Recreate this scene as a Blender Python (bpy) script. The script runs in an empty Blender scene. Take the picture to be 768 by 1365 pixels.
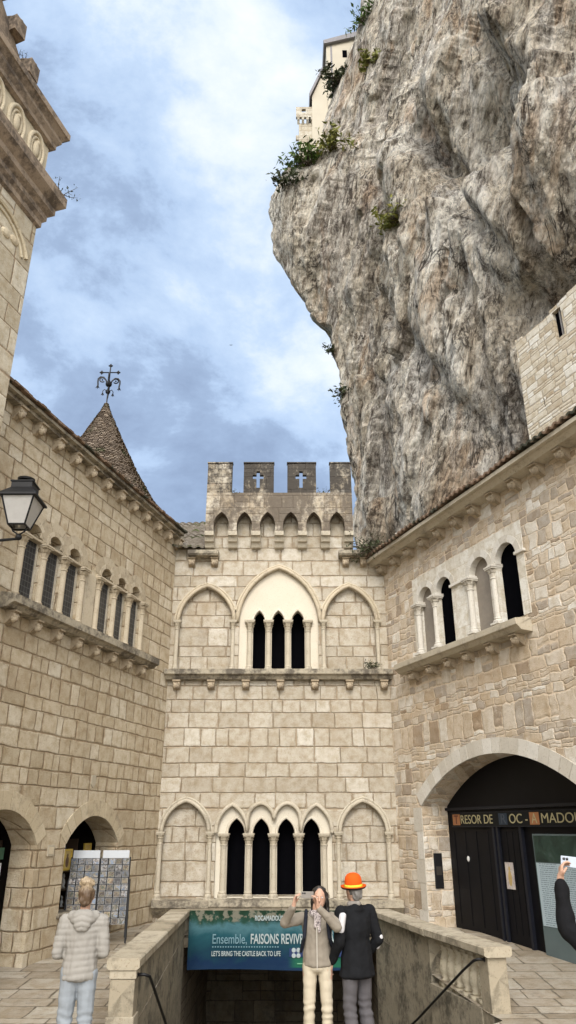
import bpy, bmesh, math, random
from mathutils import Vector, Matrix, noise
from mathutils.geometry import tessellate_polygon
R = math.radians
PI = math.pi
random.seed(11)
scene = bpy.context.scene
COL = scene.collection

# ------------------------------------------------------------------ nodes
class NT:
    """small helper around a material's node tree"""
    def __init__(s, name, rough=.85, spec=.3, tree=None):
        if tree is None:
            s.mat = bpy.data.materials.new(name); s.mat.use_nodes = True
            s.t = s.mat.node_tree; s.t.nodes.clear()
            s.out = s.t.nodes.new('ShaderNodeOutputMaterial')
            s.b = s.t.nodes.new('ShaderNodeBsdfPrincipled')
            s.b.inputs['Roughness'].default_value = rough
            s.b.inputs['Specular IOR Level'].default_value = spec
            s.t.links.new(s.b.outputs[0], s.out.inputs[0])
        else:
            s.t = tree
    def set(s, sock, v):
        if v is None: return
        if hasattr(v, 'is_output'): s.t.links.new(v, sock)
        else:
            if isinstance(v, (tuple, list)) and len(v) == 3 and sock.type == 'RGBA': v = (*v, 1)
            sock.default_value = v
    def m(s, op, a, b=None, c=None, clamp=False):
        n = s.t.nodes.new('ShaderNodeMath'); n.operation = op; n.use_clamp = clamp
        for i, v in enumerate((a, b, c)): s.set(n.inputs[i], v)
        return n.outputs[0]
    def vm(s, op, a, b=None):
        n = s.t.nodes.new('ShaderNodeVectorMath'); n.operation = op
        s.set(n.inputs[0], a)
        if b is not None:
            s.set(n.inputs[3] if op == 'SCALE' else n.inputs[1], b)
        return n.outputs['Value'] if op in ('DOT_PRODUCT', 'LENGTH') else n.outputs[0]
    def co(s, which='Object'):
        return s.t.nodes.new('ShaderNodeTexCoord').outputs[which]
    def sep(s, v):
        n = s.t.nodes.new('ShaderNodeSeparateXYZ'); s.set(n.inputs[0], v); return n.outputs
    def comb(s, x, y, z=0.):
        n = s.t.nodes.new('ShaderNodeCombineXYZ')
        for i, v in enumerate((x, y, z)): s.set(n.inputs[i], v)
        return n.outputs[0]
    def noise(s, v, scale, detail=3., rough=.55, dist=0., out=0, dim='3D', w=None):
        n = s.t.nodes.new('ShaderNodeTexNoise'); n.noise_dimensions = dim
        if dim != '1D': s.set(n.inputs['Vector'], v)
        else: s.set(n.inputs['W'], v)
        s.set(n.inputs['Scale'], scale); s.set(n.inputs['Detail'], detail)
        s.set(n.inputs['Roughness'], rough); s.set(n.inputs['Distortion'], dist)
        return n.outputs[out]
    def white(s, v, dim='1D', out=0):
        n = s.t.nodes.new('ShaderNodeTexWhiteNoise'); n.noise_dimensions = dim
        s.set(n.inputs['W' if dim == '1D' else 'Vector'], v); return n.outputs[out]
    def voro(s, v, scale, feature='F1', out='Distance', rnd=1.):
        n = s.t.nodes.new('ShaderNodeTexVoronoi'); n.feature = feature
        s.set(n.inputs['Vector'], v); s.set(n.inputs['Scale'], scale); s.set(n.inputs['Randomness'], rnd)
        return n.outputs[out]
    def ramp(s, f, stops, interp='LINEAR'):
        n = s.t.nodes.new('ShaderNodeValToRGB'); e = n.color_ramp.elements; n.color_ramp.interpolation = interp
        while len(e) < len(stops): e.new(.5)
        for el, (p, c) in zip(e, stops):
            el.position = p; el.color = (*c, 1) if len(c) == 3 else c
        s.set(n.inputs[0], f); return n.outputs[0]
    def step(s, v, a, b):
        n = s.t.nodes.new('ShaderNodeMapRange'); n.interpolation_type = 'SMOOTHSTEP'
        s.set(n.inputs[0], v); n.inputs[1].default_value = a; n.inputs[2].default_value = b
        return n.outputs[0]
    def mix(s, f, a, b, mode='MIX'):
        n = s.t.nodes.new('ShaderNodeMix'); n.data_type = 'RGBA'; n.blend_type = mode
        s.set(n.inputs[0], f); s.set(n.inputs[6], a); s.set(n.inputs[7], b); return n.outputs[2]
    def bump(s, h, strength=.5, dist=.03, normal=None):
        n = s.t.nodes.new('ShaderNodeBump'); s.set(n.inputs['Height'], h)
        n.inputs['Strength'].default_value = strength; n.inputs['Distance'].default_value = dist
        if normal is not None: s.set(n.inputs['Normal'], normal)
        s.t.links.new(n.outputs[0], s.b.inputs['Normal']); return n.outputs[0]
    def island(s):
        return s.t.nodes.new('ShaderNodeNewGeometry').outputs['Random Per Island']
    def normal_z(s):
        return s.sep(s.t.nodes.new('ShaderNodeNewGeometry').outputs['Normal'])[2]
    def orand(s):
        return s.t.nodes.new('ShaderNodeObjectInfo').outputs['Random']
    def base(s, c): s.set(s.b.inputs['Base Color'], c)

def ashlar(name, h, W, pal, mortar, joint=.012, wob=.05, plane='xz', rowvar=.5, stain=.0, rough=.9,
           staincol=(.05, .045, .04), bump=.7, depth=.03, patch=.35, patchcol=(.30, .22, .13), seed=0., split=.35, thresh=.5, streak=1., smear=.35, wscale=1.7, rust=.25):
    T = NT(name, rough)
    co = T.co()
    dn = T.noise(co, wscale, 4, .6, out=1)
    d = T.vm('SCALE', T.vm('SUBTRACT', dn, (.5, .5, .5)), wob)
    p = T.vm('ADD', T.vm('ADD', co, d), (seed, seed * .7, seed * .3))
    x, y, z = T.sep(p)
    if plane == 'xz':
        u = T.m('ADD', x, T.m('MULTIPLY', y, .97)); w = z
    else:
        u, w = x, y
    # courses of uneven height
    w2 = T.m('ADD', w, T.m('MULTIPLY', T.m('SUBTRACT', T.noise(w, .9 / h * .45, 1, .5, dim='1D'), .5), h * rowvar * 2))
    r = T.m('DIVIDE', w2, h)
    row = T.m('FLOOR', r); fr = T.m('SUBTRACT', r, row)
    rr = T.white(T.m('ADD', row, 3.7 + seed))
    width = T.m('MULTIPLY', T.m('MULTIPLY_ADD', rr, .7, .7), W)
    uu = T.m('ADD', T.m('DIVIDE', u, width), T.m('MULTIPLY', rr, 17.3))
    jit = T.m('SUBTRACT', T.noise(T.m('MULTIPLY_ADD', row, 7.31, uu), .55, 1, .5, dim='1D'), .5)
    uu = T.m('MULTIPLY_ADD', jit, 1.1, uu)
    col = T.m('FLOOR', uu); fu = T.m('SUBTRACT', uu, col)
    cell = T.white(T.comb(col, row, seed), '3D', 0)
    # some blocks are two half-height stones
    sp = T.m('LESS_THAN', T.white(T.comb(row, col, seed + 5), '3D', 0), split)
    f2 = T.m('FRACT', T.m('MULTIPLY', fr, 2.))
    frs = T.m('ADD', T.m('MULTIPLY', fr, T.m('SUBTRACT', 1., sp)), T.m('MULTIPLY', f2, sp))
    hh = T.m('MULTIPLY', T.m('MULTIPLY_ADD', sp, -.5, 1.), h)
    half = T.m('MULTIPLY', T.m('FLOOR', T.m('MULTIPLY', fr, 2.)), sp)
    cell2 = T.white(T.comb(col, row, T.m('ADD', half, seed + 9.5)), '3D', 0)
    du = T.m('MULTIPLY', T.m('MINIMUM', fu, T.m('SUBTRACT', 1., fu)), width)
    dw = T.m('MULTIPLY', T.m('MINIMUM', frs, T.m('SUBTRACT', 1., frs)), hh)
    dist = T.m('SMOOTH_MIN', du, dw, .03)
    nf = T.noise(co, 14, 4, .65)
    dist = T.m('ADD', dist, T.m('MULTIPLY', T.m('SUBTRACT', T.noise(co, 7, 5, .7), .47), joint * 3.2))
    mask = T.step(dist, joint * .35, joint * 1.5)
    soft = T.step(dist, 0., joint * 2.6)
    c = T.ramp(cell2, pal, 'LINEAR')
    n1 = T.noise(co, 5, 5, .65)
    n2 = T.noise(co, 40, 3, .7)
    c = T.mix(T.step(n1, .35, .75), c, T.mix(1., c, (.72, .66, .56), 'MULTIPLY'))
    c = T.mix(T.step(n2, .58, .72), c, T.mix(1., c, (.6, .54, .47), 'MULTIPLY'))
    c = T.mix(T.step(T.noise(co, .55, 4, .6), .5, .72), c, T.mix(patch, c, patchcol))
    near = T.m('MULTIPLY', T.m('SUBTRACT', 1., T.step(dist, joint, joint * 6.)), T.step(T.noise(co, 3.1, 5, .75), .46, .60))
    c = T.mix(T.m('MULTIPLY', near, rust), c, (.24, .165, .095))
    mc = T.mix(nf, mortar, tuple(k * 1.5 for k in mortar))
    c = T.mix(mask, mc, c)
    sm = T.m('MULTIPLY', T.step(T.noise(co, 2.3, 5, .7), .54, .66), smear)
    c = T.mix(T.m('MULTIPLY', sm, T.m('SUBTRACT', 1., T.m('MULTIPLY', cell2, .5))), c, T.mix(n2, tuple(min(.8, k * 1.05) for k in pal[len(pal) // 2][1]), tuple(k * .8 for k in pal[len(pal) // 2][1])))
    c = T.mix(T.m('MULTIPLY', T.step(T.noise(co, 18, 4, .75), .60, .68), .5), c, T.mix(1., c, (.42, .36, .30), 'MULTIPLY'))
    if stain > 0:
        sc = T.vm('MULTIPLY', co, (1., 1., .3 if streak else 1.))
        sn = T.m('ADD', T.m('MULTIPLY', T.noise(sc, 1.5, 6, .7), .65), T.m('MULTIPLY', T.noise(co, 9, 4, .7), .35))
        staincol = T.mix(T.noise(co, 13, 5, .75), tuple(k * .6 for k in staincol), tuple(k * 1.7 for k in staincol))
        c = T.mix(T.m('MULTIPLY', T.step(sn, thresh - .06, thresh + .1), stain), c, staincol)
    T.base(c)
    hgt = T.m('ADD', T.m('MULTIPLY', soft, .75), T.m('ADD', T.m('MULTIPLY', cell2, .45), T.m('ADD', T.m('MULTIPLY', n1, .8), T.m('MULTIPLY', n2, .3))))
    T.bump(hgt, bump, depth)
    return T.mat

def cutstone(name, a, b, dark=(.1, .085, .07), stain=.25, rough=.85, thresh=.6, bump=.35, island=.5):
    """dressed stone: every separate block gets its own tint, plus weathering"""
    T = NT(name, rough)
    co = T.co()
    n1 = T.noise(co, 3, 5, .65); n2 = T.noise(co, 30, 3, .7)
    k = T.m('ADD', T.m('MULTIPLY', T.island(), island), T.m('MULTIPLY', n1, 1 - island))
    c = T.mix(T.step(k, .2, .8), b, a)
    c = T.mix(T.step(n2, .56, .74), c, T.mix(1., c, (.62, .56, .48), 'MULTIPLY'))
    s1 = T.m('ADD', T.m('MULTIPLY', T.noise(co, 2.1, 6, .72), .7), T.m('MULTIPLY', T.noise(co, 11, 4, .7), .3))
    c = T.mix(T.m('MULTIPLY', T.step(s1, thresh - .08, thresh + .1), stain), c, dark)
    T.base(c)
    T.bump(T.m('ADD', n1, T.m('MULTIPLY', n2, .3)), bump, .02)
    return T.mat

def plain(name, c, rough=.6, var=.25, scale=8, spec=.3, metal=0., bump=.0, bscale=60):
    T = NT(name, rough, spec)
    n1 = T.noise(T.co(), scale, 4, .6)
    T.base(T.mix(n1, tuple(k * (1 - var) for k in c), tuple(min(1, k * (1 + var)) for k in c)))
    T.b.inputs['Metallic'].default_value = metal
    if bump: T.bump(T.noise(T.co(), bscale, 3, .6), bump, .01)
    return T.mat

M = {}
M['front'] = ashlar('front_ashlar', .39, .60, [(0, (.375, .33, .26)), (.3, (.44, .395, .32)), (.8, (.48, .435, .36)), (1, (.56, .525, .455))],
                    (.25, .195, .13), .0105, .05, stain=.35, thresh=.57, staincol=(.16, .13, .095), seed=2.3, bump=1., split=.0, rust=.6)
M['warm'] = ashlar('warm_ashlar', .345, .47, [(0, (.42, .35, .245)), (.3, (.50, .425, .31)), (.8, (.54, .465, .345)), (1, (.60, .54, .43))],
                   (.225, .165, .10), .0115, .07, stain=.3, thresh=.58, staincol=(.18, .135, .085), seed=7.1, bump=1., patch=.45, split=.0, rust=.6)
M['rubble'] = ashlar('rubble_masonry', .24, .33, [(0, (.33, .25, .17)), (.15, (.40, .36, .31)), (.4, (.51, .42, .31)), (.7, (.56, .485, .39)), (.88, (.62, .575, .50)), (1, (.72, .69, .63))],
                     (.47, .38, .275), .012, .18, stain=.25, thresh=.6, seed=13.9, bump=.65, depth=.03, rowvar=1., patch=.45, patchcol=(.40, .27, .15), split=.35, smear=.85, wscale=2.6)
M['cottage'] = ashlar('pale_rubble', .2, .36, [(0, (.42, .35, .25)), (.5, (.53, .47, .37)), (1, (.64, .61, .54))], (.30, .25, .18), .013, .09, seed=21., split=.3)
M['church'] = ashlar('church_ashlar', .55, .62, [(0, (.44, .38, .28)), (.5, (.53, .47, .36)), (1, (.60, .55, .45))], (.22, .16, .10), .014, .05, seed=31., stain=.12)
M['black'] = ashlar('blackened_ashlar', .34, .6, [(0, (.30, .26, .20)), (.5, (.40, .36, .29)), (1, (.46, .42, .35))], (.15, .12, .09), .009, .04, seed=41.,
                    stain=.93, thresh=.40, staincol=(.028, .024, .021), bump=.6)
M['mach'] = ashlar('weathered_ashlar', .34, .6, [(0, (.33, .28, .21)), (.5, (.44, .39, .31)), (1, (.50, .455, .375))], (.19, .15, .1), .008, .04, seed=43.,
                   stain=.9, thresh=.43, staincol=(.085, .068, .052), bump=.6)
M['pave'] = ashlar('paving_slabs', .55, .8, [(0, (.27, .23, .175)), (.5, (.36, .32, .26)), (1, (.43, .40, .34))], (.08, .065, .045), .013, .06, plane='xy', seed=51.,
                   stain=.4, thresh=.58, rough=.55, bump=.5, split=.3)
M['stairwell'] = ashlar('unlit_dark_ashlar', .4, .7, [(0, (.13, .11, .08)), (1, (.22, .19, .14))], (.06, .05, .04), .012, .05, seed=61., stain=.7, thresh=.55)  # palette darkened for the missing light down the stairs, stains on top
M['parapet'] = cutstone('parapet_stone', (.36, .32, .24), (.20, .17, .12), (.05, .045, .035), .8, thresh=.53)
M['cap'] = cutstone('worn_cap_stone', (.44, .39, .30), (.31, .265, .19), (.09, .075, .05), .6, thresh=.54)
M['trim'] = cutstone('dressed_limestone', (.50, .43, .32), (.385, .32, .225), stain=.45, thresh=.57)
M['trimw'] = cutstone('warm_dressed_stone', (.51, .435, .31), (.44, .365, .25), stain=.45, thresh=.56)
M['trimf'] = cutstone('pale_dressed_limestone', (.49, .44, .35), (.385, .335, .25), stain=.5, thresh=.565)
M['white'] = cutstone('white_limestone', (.60, .57, .51), (.48, .44, .37), stain=.3, thresh=.6)
M['tymp'] = cutstone('smooth_cream_stone', (.60, .555, .46), (.55, .49, .39), (.35, .26, .16), .3, thresh=.62, bump=.1)
M['sill'] = cutstone('lichened_sill_stone', (.40, .355, .27), (.28, .24, .175), (.06, .05, .04), .85, thresh=.5)
M['cornice'] = cutstone('grimy_cornice_stone', (.34, .26, .185), (.22, .165, .115), (.06, .045, .035), .85, thresh=.50)
M['corb'] = cutstone('carved_corbel_stone', (.46, .38, .27), (.30, .235, .16), (.09, .07, .05), .6, thresh=.55, bump=.6)
M['relief'] = cutstone('carved_cream_stone', (.58, .50, .36), (.47, .39, .27), (.16, .12, .08), .35, thresh=.58)
M['iron'] = plain('black_iron', (.012, .012, .013), .45, .3, metal=.3)
M['dark'] = plain('painted_dark_interior', (.003, .003, .004), .9, spec=.0)  # near-black colour painting in the unlit depth behind openings
M['shopdark'] = plain('painted_shop_gloom', (.014, .011, .009), .8, spec=.05)  # gloom of the shop put into the colour of its walls
M['greybrd'] = plain('grey_inner_stone', (.23, .20, .165), .9, .2, bump=.3)

def tile_mat(name, a, b, moss, mth):
    T = NT(name, .9)
    co = T.co()
    c = T.mix(T.island(), a, b)
    c = T.mix(T.noise(co, 6, 4, .7), T.mix(1., c, (.5, .45, .42), 'MULTIPLY'), c)
    mn = T.noise(co, 1.6, 6, .7)
    c = T.mix(T.step(mn, mth - .03, mth + .08), c, moss)
    T.base(c); T.bump(T.noise(co, 25, 4, .7), .5, .02)
    return T.mat
M['tile'] = tile_mat('old_clay_tile', (.16, .105, .07), (.27, .19, .13), (.045, .045, .03), .5)
M['moss'] = tile_mat('mossy_tile', (.17, .15, .12), (.27, .24, .20), (.06, .07, .025), .55)
M['cone'] = tile_mat('brown_flat_tile', (.16, .125, .095), (.34, .28, .215), (.055, .065, .025), .56)

def lead():
    T = NT('leaded_glass', .3, .5)
    x, y, z = T.sep(T.co())
    g = T.m('MINIMUM', T.m('PINGPONG', T.m('MULTIPLY', x, 1.), .045), T.m('PINGPONG', z, .06))
    T.base(T.mix(T.step(g, .004, .009), (.10, .10, .10), T.mix(T.white(T.comb(T.m('FLOOR', T.m('DIVIDE', x, .09)), T.m('FLOOR', T.m('DIVIDE', z, .12))), '3D'), (.006, .007, .009), (.024, .026, .03))))
    return T.mat
M['lead'] = lead()

def leafm(name, c1, c2):
    T = NT(name, .6, .3)
    T.base(T.mix(T.island(), c1, c2))
    T.b.inputs['Transmission Weight'].default_value = 0
    return T.mat
M['leaf'] = leafm('green_leaves', (.035, .075, .015), (.11, .16, .03))
M['leafy'] = leafm('yellowish_leaves', (.10, .12, .02), (.24, .22, .05))
M['twig'] = plain('dry_twig', (.09, .07, .05), .9)
M['leafd'] = leafm('dark_growth', (.02, .03, .012), (.06, .07, .025))

# ------------------------------------------------------------------ meshes
class MB:
    def __init__(s): s.v = []; s.f = []
    def add(s, vs, fs):
        o = len(s.v); s.v += [tuple(v) for v in vs]; s.f += [tuple(i + o for i in f) for f in fs]; return s
    def box(s, x0, x1, y0, y1, z0, z1, tf=None):
        vs = [(x, y, z) for z in (z0, z1) for y in (y0, y1) for x in (x0, x1)]
        if tf: vs = [tf @ Vector(v) for v in vs]
        return s.add(vs, [(0, 2, 3, 1), (4, 5, 7, 6), (0, 1, 5, 4), (2, 6, 7, 3), (0, 4, 6, 2), (1, 3, 7, 5)])
    def prism(s, poly, y0, y1):
        """poly in x,z extruded along y"""
        n = len(poly)
        vs = [(x, y0, z) for x, z in poly] + [(x, y1, z) for x, z in poly]
        fs = [tuple(range(n)), tuple(range(2 * n - 1, n - 1, -1))]
        fs += [(i, i + n, (i + 1) % n + n, (i + 1) % n) for i in range(n)]
        return s.add(vs, fs)
    def prismx(s, poly, x0, x1):
        """poly in y,z extruded along x"""
        n = len(poly)
        vs = [(x0, y, z) for y, z in poly] + [(x1, y, z) for y, z in poly]
        fs = [tuple(range(n)), tuple(range(2 * n - 1, n - 1, -1))]
        fs += [(i, i + n, (i + 1) % n + n, (i + 1) % n) for i in range(n)]
        return s.add(vs, fs)
    def lathe(s, prof, c=(0, 0, 0), n=14, mod=None):
        vs, fs = [], []
        for j, (r, z) in enumerate(prof):
            for i in range(n):
                a = 2 * PI * i / n
                rr = r if mod is None else mod(r, z, a)
                vs.append((c[0] + rr * math.cos(a), c[1] + rr * math.sin(a), c[2] + z))
        for j in range(len(prof) - 1):
            for i in range(n):
                k = (i + 1) % n
                fs.append((j * n + i, j * n + k, (j + 1) * n + k, (j + 1) * n + i))
        fs.append(tuple(range(n - 1, -1, -1))); fs.append(tuple((len(prof) - 1) * n + i for i in range(n)))
        return s.add(vs, fs)
    def tube(s, path, r, n=8, closed=False):
        P = [Vector(p) for p in path]; m = len(P)
        rs = r if isinstance(r, (list, tuple)) else [r] * m
        vs, fs = [], []
        up = None
        for i, p in enumerate(P):
            if closed: t = (P[(i + 1) % m] - P[i - 1])
            else: t = P[min(i + 1, m - 1)] - P[max(i - 1, 0)]
            t.normalize()
            if up is None:
                up = Vector((0, 0, 1)) if abs(t.z) < .9 else Vector((0, 1, 0))
            a = t.cross(up)
            if a.length < 1e-4: a = t.cross(Vector((1, 0, 0)))
            a.normalize(); b = a.cross(t).normalized(); up = b
            for k in range(n):
                an = 2 * PI * k / n
                vs.append(p + a * math.cos(an) * rs[i] + b * math.sin(an) * rs[i])
        seg = m if closed else m - 1
        for i in range(seg):
            for k in range(n):
                j = (i + 1) % m; l = (k + 1) % n
                fs.append((i * n + k, i * n + l, j * n + l, j * n + k))
        if not closed:
            fs.append(tuple(range(n - 1, -1, -1))); fs.append(tuple((m - 1) * n + k for k in range(n)))
        return s.add(vs, fs)
    def ball(s, c, r, n=10, m=7):
        rx, ry, rz = r if isinstance(r, (tuple, list)) else (r, r, r)
        vs = [(c[0], c[1], c[2] - rz)]
        for j in range(1, m):
            t = PI * j / m
            for i in range(n):
                a = 2 * PI * i / n
                vs.append((c[0] + rx * math.sin(t) * math.cos(a), c[1] + ry * math.sin(t) * math.sin(a), c[2] - rz * math.cos(t)))
        vs.append((c[0], c[1], c[2] + rz)); e = len(vs) - 1
        fs = []
        for i in range(n):
            k = (i + 1) % n
            fs.append((0, 1 + k, 1 + i)); fs.append((e, 1 + (m - 2) * n + i, 1 + (m - 2) * n + k))
            for j in range(m - 2):
                fs.append((1 + j * n + i, 1 + j * n + k, 1 + (j + 1) * n + k, 1 + (j + 1) * n + i))
        return s.add(vs, fs)
    def tf(s, mat):
        s.v = [tuple(mat @ Vector(v)) for v in s.v]; return s
    def mesh(s, name, mat, smooth=False, normals=True):
        me = bpy.data.meshes.new(name); me.from_pydata(s.v, [], s.f)
        if normals:
            bm = bmesh.new(); bm.from_mesh(me); bmesh.ops.recalc_face_normals(bm, faces=bm.faces); bm.to_mesh(me); bm.free()
        for m_ in (mat if isinstance(mat, list) else [mat]): me.materials.append(m_)
        if smooth:
            me.polygons.foreach_set('use_smooth', [True] * len(me.polygons))
        return me
    def build(s, name, mat, parent=None, smooth=False, bevel=0, normals=True, auto=None):
        o = link(name, s.mesh(name, mat, smooth, normals), parent)
        if bevel:
            b = o.modifiers.new('bevel', 'BEVEL'); b.width = bevel; b.segments = 2; b.limit_method = 'ANGLE'
        return o

def link(name, data, parent=None, loc=None):
    o = bpy.data.objects.new(name, data); COL.objects.link(o)
    if parent is not None: o.parent = parent
    if loc is not None: o.location = loc
    return o

def tag(o, label=None, cat=None, group=None, kind=None):
    if label: o['label'] = label
    if cat: o['category'] = cat
    if group: o['group'] = group
    if kind: o['kind'] = kind
    return o

def thing(name, label, cat, loc=(0, 0, 0), rz=0., group=None):
    o = link(name, None, None, loc); o.rotation_euler = (0, 0, rz); o.empty_display_size = .2
    return tag(o, label, cat, group)

def seg_arc(x0, x1, zs, rise, n=18):
    w = (x1 - x0) / 2; r = (w * w + rise * rise) / (2 * rise); cx = (x0 + x1) / 2; cz = zs + rise - r
    a0 = math.atan2(zs - cz, x0 - cx); a1 = math.atan2(zs - cz, x1 - cx)
    if a0 < 0: a0 += 2 * PI
    return [(cx + r * math.cos(a0 + (a1 - a0) * i / n), cz + r * math.sin(a0 + (a1 - a0) * i / n)) for i in range(n + 1)]

def pointed(x0, x1, zs, rise, n=9):
    w = (x1 - x0) / 2; rise = max(rise, w); rr = (w * w + rise * rise) / (2 * w); xc = (x0 + x1) / 2
    a1 = math.asin(min(1, rise / rr))
    left = [(x0 + rr - rr * math.cos(a1 * i / n), zs + rr * math.sin(a1 * i / n)) for i in range(n + 1)]
    return left + [(2 * xc - x, z) for x, z in left[::-1][1:]]

def hole(arc, z0):
    """opening outline: the arc (left to right) closed down to z0"""
    return [(arc[-1][0], z0), (arc[0][0], z0)] + list(arc)

def clean(p):
    out = []
    for q in p:
        if not out or (abs(q[0] - out[-1][0]) + abs(q[1] - out[-1][1])) > 1e-5: out.append(q)
    return out

def plate(mb, outer, holes, y0, y1, back=True):
    """flat wall with real openings: front, back and every reveal"""
    loops = [clean(outer)] + [clean(h) for h in holes]
    flat = [q for l in loops for q in l]
    tris = tessellate_polygon([[Vector((x, z, 0)) for x, z in l] for l in loops])
    n = len(flat)
    vs = [(x, y0, z) for x, z in flat] + [(x, y1, z) for x, z in flat]
    fs = [tuple(t) for t in tris]
    if back: fs += [tuple(i + n for i in t) for t in tris]
    o = 0
    for l in loops:
        k = len(l)
        for i in range(k):
            a, b = o + i, o + (i + 1) % k
            fs.append((a, b, b + n, a + n))
        o += k
    mb.add(vs, fs); return mb

def resample(pts, n):
    L = [0]
    for a, b in zip(pts, pts[1:]): L.append(L[-1] + math.hypot(b[0] - a[0], b[1] - a[1]))
    out = []
    for i in range(n + 1):
        d = L[-1] * i / n; k = 0
        while k < len(L) - 2 and L[k + 1] < d: k += 1
        f = (d - L[k]) / max(1e-9, L[k + 1] - L[k])
        out.append((pts[k][0] + (pts[k + 1][0] - pts[k][0]) * f, pts[k][1] + (pts[k + 1][1] - pts[k][1]) * f))
    return out

def offset(pts, d):
    out = []
    for i, p in enumerate(pts):
        a = pts[max(i - 1, 0)]; b = pts[min(i + 1, len(pts) - 1)]
        tx, tz = b[0] - a[0], b[1] - a[1]; l = math.hypot(tx, tz) or 1
        out.append((p[0] - tz / l * d, p[1] + tx / l * d))
    return out

def voussoirs(mb, arc, width, y0, y1, n, gap=.006, sub=3):
    inn = resample(arc, n * sub); out = offset(inn, width)
    for k in range(n):
        w = random.uniform(-.015, .02)
        A = inn[k * sub:k * sub + sub + 1]; B = out[k * sub:k * sub + sub + 1]
        def sh(l, g):
            (ax, az), (bx, bz) = l[0], l[-1]; L = math.hypot(bx - ax, bz - az); f = g / L
            return [(ax + (bx - ax) * f, az + (bz - az) * f)] + l[1:-1] + [(bx + (ax - bx) * f, bz + (az - bz) * f)]
        poly = sh(A, gap) + sh(B, gap)[::-1]
        mb.prism(poly, y0 - random.uniform(0, .008), y1)
    return mb

def corbel_mesh(w, d, h, mat, name='corbel', carved=True):
    mb = MB()
    prof = [(0, 0), (-d * .18, h * .05), (-d * .5, h * .26), (-d * .75, h * .6), (-d * .85, h * .85), (-d * .85, h), (0, h)]
    mb.prismx(prof, -w / 2, w / 2)
    if carved:
        mb.ball((0, -d * .66, h * .42), (w * .5, d * .36, h * .36), 10, 7)
        mb.ball((-w * .3, -d * .8, h * .58), (w * .2, d * .2, h * .18), 7, 5); mb.ball((w * .3, -d * .8, h * .58), (w * .2, d * .2, h * .18), 7, 5)
        mb.ball((0, -d * .9, h * .3), (w * .22, d * .18, h * .2), 7, 5)
        mb.box(-w * .56, w * .56, -d * 1.06, .0, h * .86, h * 1.0)
    return mb.mesh(name, mat)

def column_mesh(r, H, mat, cap=.26, base=.14, name='column'):
    mb = MB()
    prof = [(r * 1.55, .0), (r * 1.6, base * .3), (r * 1.5, base * .45), (r * 1.15, base * .6), (r * 1.3, base * .8), (r * 1.02, base),
            (r, base + .02), (r * .97, H - cap - .03), (r * 1.2, H - cap - .02), (r * 1.2, H - cap), (r * .98, H - cap + .01)]
    mb.lathe(prof, n=14)
    def leaf(rr, z, a): return rr * (1 + .12 * math.cos(6 * a) * (1 if z > .02 else 0))
    ch = cap - .07
    mb.lathe([(r * .95, 0), (r * 1.1, ch * .3), (r * 1.2, ch * .5), (r * 1.55, ch * .62), (r * 1.25, ch * .68), (r * 1.6, ch * .92), (r * 1.5, ch)], (0, 0, H - cap), 24, leaf)
    e = r * 1.75
    mb.box(-e, e, -e, e, H - .07, H - .035); mb.box(-e * 1.1, e * 1.1, -e * 1.1, e * 1.1, H - .0345, H)
    mb.box(-r * 1.7, r * 1.7, -r * 1.7, r * 1.7, -.04, .0)
    return mb.mesh(name, mat)

def text(body, size, mat, parent, loc, name='lettering', rot=(PI / 2, 0, 0), width=None, extrude=.002, align='LEFT', bold=0.):
    c = bpy.data.curves.new(name, 'FONT'); c.body = body; c.size = size; c.extrude = extrude; c.align_x = align; c.offset = bold
    c.materials.append(mat)
    o = link('tmp_text', c, None, loc); o.rotation_euler = rot
    if width:
        bpy.context.view_layer.update()
        w = o.dimensions.x
        if w > 0: o.scale.x = width / w
    me = bpy.data.meshes.new_from_object(o.evaluated_get(bpy.context.evaluated_depsgraph_get()))
    o2 = link(name, me, parent, o.location); o2.rotation_euler = o.rotation_euler; o2.scale = o.scale
    bpy.data.objects.remove(o)
    return o2

# ------------------------------------------------------------------ setting: ground, stairwell
G = -.42      # level of the near part of the courtyard
def gz(y): return -.05 - .37 * min(1., max(0., (18.2 - y) / 5.7))
HOLE = [(-2.05, 10.5), (1.6, 10.6), (2.95, 12.05), (2.45, 14.7), (1.86, 17.9), (-2.2, 17.9)]
loops = [[(-16, -14), (14, -14), (14, 26), (-16, 26)], HOLE]
flat = [q for l in loops for q in l]
gme = bpy.data.meshes.new('courtyard_paving')
gme.from_pydata([(x, y, 0) for x, y in flat], [], [tuple(t) for t in tessellate_polygon([[Vector((x, y, 0)) for x, y in l] for l in loops])])
bm = bmesh.new(); bm.from_mesh(gme)
for yy in (12.5, 13.5, 14.5, 15.5, 16.5, 17.5, 18.2):
    bmesh.ops.bisect_plane(bm, geom=bm.verts[:] + bm.edges[:] + bm.faces[:], plane_co=(0, yy, 0), plane_no=(0, 1, 0))
for v in bm.verts: v.co.z = gz(v.co.y)
bmesh.ops.recalc_face_normals(bm, faces=bm.faces); bm.to_mesh(gme); bm.free(); gme.materials.append(M['pave'])
tag(link('courtyard_paving', gme), kind='structure')
mb = MB(); mb.add([(-600, -600, -6), (600, -600, -6), (600, 600, -6), (-600, 600, -6)], [(0, 1, 2, 3)])
tag(mb.build('ground', plain('valley_ground', (.10, .10, .06), .95, scale=.2)), kind='structure')
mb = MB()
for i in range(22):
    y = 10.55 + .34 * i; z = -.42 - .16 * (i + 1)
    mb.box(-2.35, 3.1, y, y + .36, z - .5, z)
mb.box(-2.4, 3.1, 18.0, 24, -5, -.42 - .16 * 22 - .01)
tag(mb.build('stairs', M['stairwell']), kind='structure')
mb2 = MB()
mb2.box(-2.6, -2.21, 17.9, 23.5, -4.6, -.30); mb2.box(1.9, 2.4, 17.9, 23.5, -4.6, -.30)
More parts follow.
